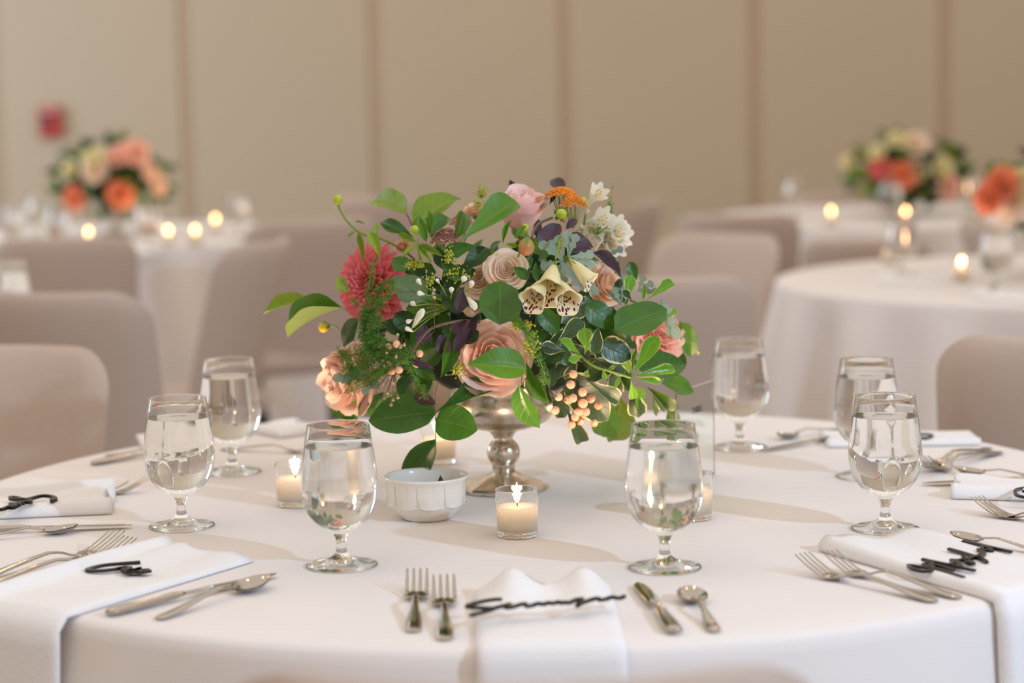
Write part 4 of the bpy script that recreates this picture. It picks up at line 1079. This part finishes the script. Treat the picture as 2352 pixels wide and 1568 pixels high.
fox = put('foxglove_spike', st.mesh('foxglove_spike', M['stem']), bq, None, 'cream foxglove stem with maroon-spotted bells')
def bell_at(bpx, tpx, r, dz=-.03):
    B_ = at(*bpx, dome(*bpx) - .065); T_ = at(*tpx, dome(*bpx) - .065 + dz); bell(fox, B_, T_, S(r))
    cx = MB(); d = (T_ - B_).normalized()
    for k in range(5):
        a = k * 1.2566; fr_ = frame(B_, d, (0, 0, 1)); 
        cx.add([fr_ @ Vector(p) for p in [(0, 0, -.002), (.004 * math.cos(a - .5), .004 * math.sin(a - .5), .002), (.0062 * math.cos(a), .0062 * math.sin(a), .012), (.004 * math.cos(a + .5), .004 * math.sin(a + .5), .002)]], [(0, 1, 2, 3)])
    put('calyx', cx.mesh('calyx', M['stem']), fox)
bell_at((1272, 610), (1260, 672), 33, -.042)
bell_at((1254, 640), (1222, 690), 28, -.040)
bell_at((1284, 645), (1306, 694), 28, -.040)
bell_at((1308, 594), (1358, 648), 22, -.012)
# yarrow heads
def umbel(parent, c, rx, mat, label, n=60, h=.35, seed=0, name='yarrow'):
    rnd = random.Random(seed); mb = MB(); foot = c + Vector((0, .01, -rx * 1.7))
    for k in range(n):
        q = math.sqrt((k + .5) / n); a = k * 2.4; p = c + Vector((rx * q * math.cos(a), rx * .8 * q * math.sin(a), rx * h * (1 - q * q) + rnd.uniform(-1, 1) * rx * .04))
        s = rx * .085 * rnd.uniform(.8, 1.3)
        mb.add(*ellipsoid(p, s, s, s * .8, 6, 4))
        for j in range(4):
            b_ = j * 1.57 + a; mb.add(*ellipsoid(p + Vector((math.cos(b_) * s, math.sin(b_) * s, s * .2)), s * .6, s * .6, s * .45, 5, 3))
    o = put(name, mb.mesh(name, mat), parent, None, label); o['kind'] = 'stuff'
    sm = MB()
    for k in range(16):
        a = k * 2.4; q = math.sqrt((k + .5) / 16) * .85; p = c + Vector((rx * q * math.cos(a), rx * .8 * q * math.sin(a), -rx * .05))
        sm.add(*tube([foot, (foot + p) / 2 + Vector((0, 0, -rx * .12)), p], rx * .022, 5))
    put('stalk', sm.mesh('stalk', M['stem']), o)
umbel(bq, at(1289, 448, 2.79), S(36), M['orange'], 'flat orange yarrow head, top', 110, .5, 1)
umbel(bq, at(1245, 459, 2.80), S(18), M['orange'], 'small orange yarrow head at its left', 34, .5, 2)
umbel(bq, at(1316, 474, 2.775), S(32), M['orange'], 'orange yarrow head at its right', 90, .8, 3)
umbel(bq, at(1026, 558, 2.73), S(38), M['pinkyarrow'], 'dusty pink yarrow head', 120, .9, 4)
umbel(bq, at(1062, 516, 2.76), S(30), M['pinkyarrow'], 'dusty pink yarrow head, upper', 80, .9, 5)
# buds
def bud(parent, c, r, axis, mat, label=None, sepals=True, long=1.15, ribs=True):
    mw = frame(c, axis, (0, 0, 1)); seg = 24
    pr = [(.05, -.95), (.55, -.8), (.85, -.45), (1, 0), (.9, .45), (.6, .8), (.25, .97), (0, 1)]
    v, f = lathe([(q * r, z * r * long) for q, z in pr], seg, (lambda a, j: 1 + .04 * math.cos(6 * a)) if ribs else None)
    o = put('bud', mesh('bud', v, f, mat, [(.5, .5 + p[2] / (2.2 * r * long)) for p in v]), parent, mw, label)
    if sepals:
        for k in range(5):
            a = k * 1.2566; s = MB(); ca, sa = math.cos(a), math.sin(a); pa, pb = math.cos(a + 1.57), math.sin(a + 1.57)
            pts = []
            for t, rr, zz_, w in ((0, .3, -1, .3), (.35, 1.0, -.7, .32), (.7, 1.35, -.2, .22), (1, 1.7, .1, .02)):
                for u in (-1, 1): pts.append((r * (rr * ca + u * w * pa), r * (rr * sa + u * w * pb), r * long * zz_))
            s.add(pts, [(0, 1, 3, 2), (2, 3, 5, 4), (4, 5, 7, 6)]); put('sepal', s.mesh('sepal', GREENS['dark']), o, mw)
    return o
M['budpink'] = petal_mat('green_pink_bud', (170, 178, 58), (196, 110, 92), .35, .1)
bud(bq, P_(1289, 492, -.05), S(13), (.3, -1, .3), M['bud'], 'yellow-green bud below the orange yarrow')
bud(bq, P_(1209, 566, -.075), S(19), (-.2, -.5, -1), M['budpink'], 'green and pink bud above the ranunculus')
bud(bq, P_(1206, 523, -.04), S(9), (0, -.3, 1), M['bud'], 'small green bud', sepals=False)
bud(bq, P_(1339, 462, .0), S(9), (.5, -.3, 1), M['bud'], 'small green bud beside the orange yarrow')
bud(bq, at(776, 459, 2.83), S(12), (-.2, -.2, 1), M['bud'], 'round lime bud at the end of the long curved stem', sepals=False)
bud(bq, P_(952, 528, -.02), S(10), (0, -.2, 1), M['bud'], 'lime bud among the upper left leaves', sepals=False)
bud(bq, at(744, 752, 2.84), S(12), (-.8, -.4, -.5), M['yellow'], 'small yellow flower hanging at the left')
def stem(pts, r, mat='stem', nm='stem', lab=None):
    s = MB(); s.add(*tube(smooth_path(pts, 5), r, 6)); return put(nm, s.mesh(nm, M[mat]), bq, None, lab)
stem([at(776, 470, 2.83), at(795, 505, 2.82), at(830, 536, 2.80), at(870, 546, 2.78), at(920, 570, 2.76), at(960, 604, 2.78), at(985, 640, 2.82)], .0015)
stem([P_(952, 536, -.02), P_(958, 560, -.03), P_(968, 600, 0), P_(985, 640, .04)], .0014)
stem([at(712, 696, 2.88), at(745, 692, 2.87), at(800, 712, 2.85), at(850, 735, 2.85)], .0010)
stem([at(786, 706, 2.87), at(830, 725, 2.86)], .0011)
stem([at(748, 744, 2.84), at(770, 750, 2.84), at(790, 768, 2.85), at(830, 790, 2.86)], .0011)
stem([P_(1268, 500, -.03), P_(1240, 512, -.05), P_(1226, 530, -.06), P_(1222, 548, -.07)], .0017, 'darkstem')
stem([P_(1205, 532, -.04), P_(1200, 560, -.04), P_(1190, 590, -.02)], .0012)
stem([P_(940, 815, -.05), P_(965, 780, -.055), P_(995, 752, -.05), P_(1060, 736, -.03), P_(1100, 740, .02)], .0017, 'darkstem', 'twig', 'grey-brown curved twig')
stem([P_(934, 492, .02), P_(945, 515, .03), P_(960, 560, .05)], .0010, 'darkstem')
stem([P_(1005, 880, -.04), P_(1000, 915, -.05), P_(1000, 952, -.055), P_(1001, 1008, -.055)], .0006, 'darkstem', 'twig')
stem([P_(1199, 862, -.06), P_(1198, 884, -.065)], .0008, 'darkstem')
stem([P_(1300, 790, .03), P_(1360, 838, -.04), P_(1400, 852, -.05), P_(1448, 867, -.055)], .0016, 'stem', 'twig')
stem([P_(1448, 690, .02), P_(1470, 700, 0), P_(1475, 730, .05)], .0013)
stem([P_(1265, 840, .02), P_(1264, 900, -.04), P_(1300, 920, -.05)], .0012, 'darkstem')
# chartreuse clusters
def cluster(c, rx, rz, n, r, mat='paleyellow', seed=0, lab='chartreuse filler flowers', d=0):
    rnd = random.Random(seed); mb = MB(); C_ = P_(*c, d)
    for k in range(n):
        p = C_ + Vector((rnd.gauss(0, .45) * S(rx), rnd.gauss(0, .4) * S(rx) * .6, rnd.gauss(0, .45) * S(rz)))
        q = S(r) * rnd.uniform(.7, 1.3); mb.add(*ellipsoid(p, q, q, q, 5, 3)); 
        if k % 3 == 0: mb.add(*tube([p, C_ + Vector((0, .012, -S(rz) * .9))], .00035, 4))
    o = put('filler_flower', mb.mesh('filler_flower', M[mat]), bq, None, lab); o['kind'] = 'stuff'
cluster((1105, 440), 18, 20, 60, 2.2, seed=1, d=.02); cluster((1098, 468), 16, 14, 40, 2.2, seed=2, d=.02)
cluster((955, 606), 26, 12, 90, 2.6, seed=3, d=-.02); cluster((1030, 590), 16, 20, 70, 2.5, seed=4, d=-.02); cluster((1048, 628), 26, 22, 110, 2.6, seed=5)
cluster((986, 644), 14, 18, 50, 2.3, seed=6, d=-.02); cluster((1220, 790), 18, 34, 130, 2.6, seed=7, d=-.03); cluster((1212, 746), 10, 12, 40, 2.6, seed=8, d=-.03)
cluster((1185, 750), 14, 12, 40, 2.4, seed=9, d=-.02); cluster((1052, 846), 22, 20, 90, 2.5, seed=10); cluster((1372, 528), 26, 14, 60, 2.2, 'stem', 11, 'fine green florets')
cluster((1400, 490), 14, 40, 60, 3.0, 'stem', 12, 'fine green florets', .02); cluster((1225, 470), 12, 16, 0, 2)
# hypericum berries
def berries(lst, hub, label, rr=10.6):
    mb = MB(); H = P_(*hub, 0)
    for k, (x, y, d) in enumerate(lst): mb.add(*tube([H + Vector((0, .02, .01)), (H + P_(x, y, d)) / 2 + Vector((0, .012, 0)), P_(x, y, d + .006)], .0007, 5))
    t = put('berry_stalk', mb.mesh('berry_stalk', M['darkstem']), bq, None, label)
    prof = [(.0, -1), (.5, -.9), (.87, -.5), (1, 0), (.9, .45), (.6, .8), (.2, 1), (.07, .97), (0, .9)]
    v, f = lathe([(q, z * 1.08) for q, z in prof], 16); me = mesh('berry', v, f, M['berry'])
    for k, (x, y, d) in enumerate(lst):
        s = S(rr) * random.uniform(.9, 1.1); ax = Vector((random.uniform(-.4, .4), -1, random.uniform(-.8, .3)))
        put('berry', me, t, frame(P_(x, y, d), ax, (0, 0, 1)) @ Matrix.Scale(s, 4))
berries([(1317, 859, -.03), (1311, 883, -.035), (1283, 911, -.045), (1316, 914, -.05), (1338, 900, -.045), (1275, 942, -.045), (1357, 915, -.04), (1339, 926, -.055), (1374, 931, -.045), (1345, 945, -.045), (1329, 946, -.06), (1321, 958, -.045), (1333, 966, -.04), (1313, 975, -.055), (1364, 971, -.055), (1306, 918, -.03)], (1325, 880), 'spray of peach hypericum berries at the lower right')
berries([(873, 793, -.05), (892, 797, -.045), (911, 790, -.06), (964, 812, -.04), (956, 836, -.04), (917, 849, -.06), (900, 852, -.05)], (925, 800), 'peach berries among the ferns at the lower left', 9.2)
# white blossoms on the upper right
def trumpet(parent, B_, T_, r, lab=None):
    d = T_ - B_; ln = d.length; v, uv, f = [], [], []; seg = 30
    for j, (q, z) in enumerate([(.12, 0), (.2, .2), (.3, .45), (.5, .65), (.8, .8), (1.1, .9)]):
        for i in range(seg + 1):
            a = 2 * math.pi * i / seg; s = 1 + (.45 * (abs(math.cos(3 * a)) - .5) if j >= 4 else 0)
            v.append((r * q * s * math.cos(a), r * q * s * math.sin(a), ln * (z + (.12 * abs(math.cos(3 * a)) if j == 5 else 0)))); uv.append((.5, z))
    for j in range(5):
        for i in range(seg): a = j * (seg + 1) + i; f.append((a, a + 1, a + seg + 2, a + seg + 1))
    o = put('white_blossom', mesh('white_blossom', v, f, M['whitepetal'], uv), parent, frame(B_, d, (0, 0, 1)), lab)
    s = MB()
    for k in range(5): a = k * 1.256; s.add(*tube([(0, 0, ln * .5), (r * .3 * math.cos(a), r * .3 * math.sin(a), ln * .95)], .0004, 4)); s.add(*ellipsoid((r * .3 * math.cos(a), r * .3 * math.sin(a), ln * .95), .0012, .0012, .002, 6, 4))
    put('stamen', s.mesh('stamen', M['tip']), o, frame(B_, d, (0, 0, 1))); return o
ws = stem([P_(1330, 560, .06), P_(1340, 520, .04), P_(1345, 490, .02)], .0015, nm='white_blossom_stem', lab='cluster of white trumpet blossoms')
for b_, t_, r in [((1340, 482), (1378, 438), 15), ((1334, 514), (1392, 500), 18), ((1360, 545), (1425, 522), 20), ((1365, 575), (1420, 560), 20), ((1370, 560), (1432, 535), 20), ((1360, 540), (1395, 575), 18), ((1350, 530), (1405, 548), 16)]:
    trumpet(ws, at(*b_, 2.80), at(*t_, 2.765), S(r * 1.35))
def wbud(parent, B_, T_, r, mat='whitepetal'):
    d = T_ - B_; ln = d.length
    v, f = lathe([(0, 0), (r * .35, ln * .12), (r * .75, ln * .45), (r, ln * .7), (r * .7, ln * .9), (0, ln)], 10)
    return put('bud', mesh('bud', v, f, M[mat], [(.5, p[2] / ln) for p in v]), parent, frame(B_, d, (0, 0, 1)))
for b_, t_, r in [((1322, 530), (1342, 520), 6), ((1338, 540), (1335, 515), 6), ((1372, 600), (1386, 616), 7), ((1395, 590), (1412, 580), 6), ((1340, 495), (1352, 482), 5), ((1290, 480), (1292, 470), 6)]:
    wbud(ws, at(*b_, 2.79), at(*t_, 2.77), S(r))
# white bud spray at the left centre
hub = P_(1036, 704, .03); s = MB(); BL = [((958, 640), (968, 655), 6.5), ((958, 672), (976, 676), 6.5), ((944, 694), (956, 702), 6.5), ((933, 740), (948, 734), 6), ((1002, 640), (1010, 652), 4.5), ((1037, 660), (1037, 674), 6.5), ((1068, 636), (1062, 648), 8), ((1085, 645), (1080, 662), 7), ((1095, 710), (1072, 680), 9), ((974, 708), (946, 754), 9), ((930, 752), (950, 762), 6)]
for (t_, b_, r) in BL: s.add(*tube(smooth_path([hub, (hub + P_(*b_, -.02)) / 2 + Vector((0, -.012, .004)), P_(*b_, -.035)], 4), .0009, 5))
for k in range(7): a = random.uniform(1.8, 4.6); s.add(*tube([hub, hub + Vector((math.cos(a) * .03, -.02, math.sin(a) * .02 + .005))], .0006, 4))
sp_ = put('white_bud_spray', s.mesh('white_bud_spray', M['stem']), bq, None, 'spray of slim white buds on green stalks')
for (t_, b_, r) in BL: wbud(sp_, P_(*b_, -.035), P_(*t_, -.045), S(r))
# tiny pink-tinged buds
s = MB(); hb = P_(905, 850, -.03); rnd = random.Random(21); pk = []
for c in [(898, 792), (915, 776), (920, 792), (880, 832), (890, 836), (882, 846), (896, 842), (862, 848), (898, 872), (868, 888), (880, 892), (905, 885), (872, 878), (892, 898), (882, 920), (900, 922), (912, 905), (905, 912), (920, 800), (930, 786), (998, 672), (996, 680), (1000, 688), (888, 815), (912, 812)]:
    p = P_(c[0], c[1], -.06); s.add(*tube([hb if c[0] < 960 else P_(998, 760, -.05), (hb + p) / 2 + Vector((0, .005, 0)) if c[0] < 960 else P_(998, 715, -.06), p], .0004, 4)); pk.append(p)
s.add(*tube([hb, (hb + P_(998, 760, -.05)) / 2 + Vector((0, .01, 0)), P_(998, 760, -.05)], .0005, 4))
tb = put('small_bud_spray', s.mesh('small_bud_spray', M['darkstem']), bq, None, 'spray of tiny pink-tinged buds on wiry brown stalks')
for p in pk: wbud(tb, p, p + Vector((rnd.uniform(-.002, .002), -.002, rnd.choice([1, 1, -1]) * rnd.uniform(.004, .006))), S(4), 'pinkbud')
# feathery asparagus fern
def frond(pts, n, ln, seed):
    rnd = random.Random(seed); P = smooth_path(pts, 10); mb = MB(); mb.add(*tube(P, .0005, 4))
    for k in range(n):
        p = P[rnd.randrange(len(P))]; a = rnd.uniform(0, 6.28); d = Vector((math.cos(a), rnd.uniform(-.6, .3), math.sin(a))).normalized()
        b_ = p + d * ln * rnd.uniform(.4, 1); mb.add(*tube([p, b_], .00022, 3))
        for q in range(4):
            c = p + (b_ - p) * rnd.uniform(.3, 1); e = c + (d + Vector((rnd.uniform(-1, 1), rnd.uniform(-1, 1), rnd.uniform(-1, 1)))).normalized() * ln * .3; mb.add(*tube([c, e], .00017, 3))
    o = put('fern_frond', mb.mesh('fern_frond', M['fern']), bq, None, 'feathery bright green fern'); o['kind'] = 'stuff'
for k, (pts, n, ln) in enumerate([
   ([(862, 600), (848, 650), (845, 700), (838, 760)], 150, .009), ([(885, 650), (860, 690), (850, 740)], 160, .010), ([(842, 720), (838, 770), (860, 800)], 300, .013), ([(868, 730), (850, 770), (850, 800)], 220, .012),
   ([(870, 780), (830, 810), (785, 815)], 260, .013), ([(880, 800), (840, 835), (795, 850)], 300, .013), ([(900, 810), (870, 850), (835, 870), (800, 872)], 280, .012), ([(880, 850), (850, 880), (800, 900)], 140, .008),
   ([(920, 800), (940, 840), (960, 880), (975, 910)], 120, .009), ([(940, 810), (900, 830), (880, 850)], 220, .012), ([(1185, 735), (1215, 770), (1245, 840), (1255, 880)], 220, .008), ([(810, 690), (850, 720), (880, 690)], 120, .008), ([(905, 640), (890, 680), (850, 720)], 150, .008)]):
    frond([P_(x, y, -.055 if y > 640 else -.05) for x, y in pts], n, ln, k)

# ================================================================== DISTANT TABLES: bouquets, candles, goblets, napkins
def far_bouquet(T_, label, blooms, seed, group='smaller-looking bouquets on the distant tables', rad=.245, drop=.03):
    make_vase(T_, 'silver pedestal vase ' + label[1], 'silver pedestal vases on the distant tables')
    b_ = empty('flower_arrangement', T_ + Vector((0, 0, .14))); tag(b_, label[0], 'flowers', group)
    rnd = random.Random(seed); c = T_ + Vector((0, 0, .255 - drop))
    put('dark_core', mesh('dark_core', *ellipsoid((0, 0, 0), rad * .66, rad * .66, .10, 16, 10), M['darkcore']), b_, Matrix.Translation(c))  # added dark core, keeps light from showing through the foliage
    put('dark_core', mesh('dark_core', *ellipsoid((0, 0, 0), .06, .06, .04, 12, 8), M['darkcore']), b_, Matrix.Translation(T_ + Vector((0, 0, .145))))
    for i in range(190):
        a = rnd.uniform(0, 6.28); el = math.asin(rnd.uniform(-1, 1)); k = rnd.uniform(.75, 1.02)
        dr = Vector((math.cos(a) * math.cos(el), math.sin(a) * math.cos(el), math.sin(el)))
        if dr.y > .35: continue
        pos = c + Vector((dr.x * rad * k, dr.y * rad * .9 * k, dr.z * .155 * k)); g = (dr + Vector((rnd.uniform(-.7, .7), rnd.uniform(-.5, .5), rnd.uniform(-.9, .5)))).normalized(); ln = rnd.uniform(.05, .08)
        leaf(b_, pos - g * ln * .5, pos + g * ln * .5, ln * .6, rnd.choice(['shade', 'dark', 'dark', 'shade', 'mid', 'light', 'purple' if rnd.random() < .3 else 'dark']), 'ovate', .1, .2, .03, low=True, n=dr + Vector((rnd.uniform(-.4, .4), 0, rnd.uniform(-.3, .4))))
    for k, (px, py, r, mk, lab) in enumerate(blooms):
        p = at(px, py, T_.y - .2); dr = (p - c); dr.y = min(dr.y, -.1)
        rose(b_, p, r, (dr.x * 1.2, -.25, dr.z + .05), PM[mk], lab, GARDEN[1::2] if mk != 'dahlia' else FRILL[1::2], seed=seed * 10 + k, low=True)
T4 = Vector((at(262, 500, 8.35).x, 8.35, Z)); T3 = Vector((at(2080, 500, 8.7).x, 8.7, Z)); T2 = Vector((1.52, 5.88, Z))
far_bouquet(T4, ('distant bouquet with two orange-coral roses at far left, below the fire alarm', 'under the far left bouquet'), [(172, 455, .05, 'orange', 'coral rose'), (276, 447, .052, 'orange', 'coral rose'), (216, 390, .052, 'blush', 'blush rose'), (215, 362, .042, 'cream', 'cream bloom'), (270, 358, .04, 'coral', 'salmon rose'), (312, 350, .055, 'coral', 'salmon rose'), (365, 425, .038, 'peach', 'peach rose'), (345, 395, .035, 'peach', 'peach rose'), (160, 390, .035, 'cream', 'cream bloom')], 41)
far_bouquet(T3, ('distant bouquet at far right near the wall with orange and cream roses', 'under the far right bouquet near the wall'), [(2075, 402, .055, 'orange', 'orange-coral rose'), (2108, 390, .045, 'blush', 'cream rose'), (2105, 330, .05, 'blush', 'cream rose'), (2180, 430, .05, 'coral', 'salmon rose'), (2020, 385, .045, 'dahlia', 'dark pink dahlia'), (2015, 350, .035, 'cream', 'yellow-cream bloom'), (2165, 385, .045, 'cream', 'yellow-cream bloom'), (2060, 320, .035, 'cream', 'lime bloom'), (1945, 370, .03, 'cream', 'lime bloom')], 42, rad=.25, drop=.075)
far_bouquet(T2, ('bouquet cut off by the right edge with an orange rose and white blooms', 'under the bouquet at the right edge'), [(2300, 425, .05, 'orange', 'orange-coral rose'), (2270, 455, .045, 'orange', 'orange-coral rose'), (2325, 460, .06, 'blush', 'white bloom'), (2345, 425, .045, 'cream', 'cream bloom'), (2400, 400, .05, 'coral', 'salmon rose')], 43)
G2 = 'votive candles on the distant tables'
for (px, py, Y, lab) in [(203, 524, 7.75, 'lit votive candle under the far left bouquet'), (386, 520, 7.75, 'lit votive candle right of the far left bouquet, left of its twin'), (448, 527, 7.75, 'lit votive candle at the right end of the far left table'),
                         (494, 490, 8.45, 'lit votive candle standing in for a reflected flame, back of the far left table'), (330, 505, 8.2, 'lit votive candle behind a goblet on the far left table'),  # the back candle is added in place of a flame's reflection
                         (1909, 502, 8.15, 'lit votive candle left of the far right bouquet'), (2080, 511, 8.05, 'lit votive candle in front of the far right bouquet'), (2046, 478, 8.95, 'lit votive candle half hidden under the far right bouquet'), (2232, 470, 9.1, 'lit votive candle at the right end of the far right table'),
                         (2208, 632, 5.75, 'lit votive candle on the right-hand table beside a goblet'), (2046, 590, 6.35, 'lit votive candle behind a goblet on the right-hand table')]:
    p = at(px, py, Y); p.z = Z; votive_at(p, lab, group=G2)
G3 = 'water goblets on the distant tables'
for (px, Y, lab) in [(130, 7.5, 'goblet left of the candle under the far left bouquet'), (335, 7.6, 'goblet right below the far left bouquet'), (30, 7.6, 'goblet at the left end of the far left table'), (545, 8.1, 'goblet at the right end of the far left table'), (85, 8.3, 'goblet at the back of the far left table'),
                     (12, 4.95, 'goblet cut off by the left edge on the left-edge table'), (2290, 5.5, 'large-looking goblet on the right-hand table by the right edge'), (2072, 5.95, 'goblet at the left of the right-hand table before a candle'),
                     (1825, 8.6, 'goblet at the left end of the far right table'), (2045, 8.3, 'goblet before the far right bouquet'), (2225, 8.6, 'goblet right of the far right bouquet')]:
    a, b_ = _ray(px, 400); goblet_at(Vector((a * Y, Y, Z)), lab, group=G3)
for (x, y, rz_, lab, sd) in [(1.18, 5.36, -1.1, 'folded napkin at the front of the right-hand table', 21), (.98, 5.78, -.1, 'folded napkin at the left of the right-hand table', 22), (1.75, 5.3, -1.9, 'folded napkin at the front right of the right-hand table', 23), (-1.3, 7.45, -1.2, 'folded napkin on the far left table', 24), (-1.15, 5.6, 2.6, 'folded napkin on the left-edge table', 25)]:
    d = Vector((-math.cos(rz_), -math.sin(rz_), 0)) * -1; napkin('napkin', Vector((x, y, Z)), (d.x, d.y), .12, .2, 0, lab, seed=sd)
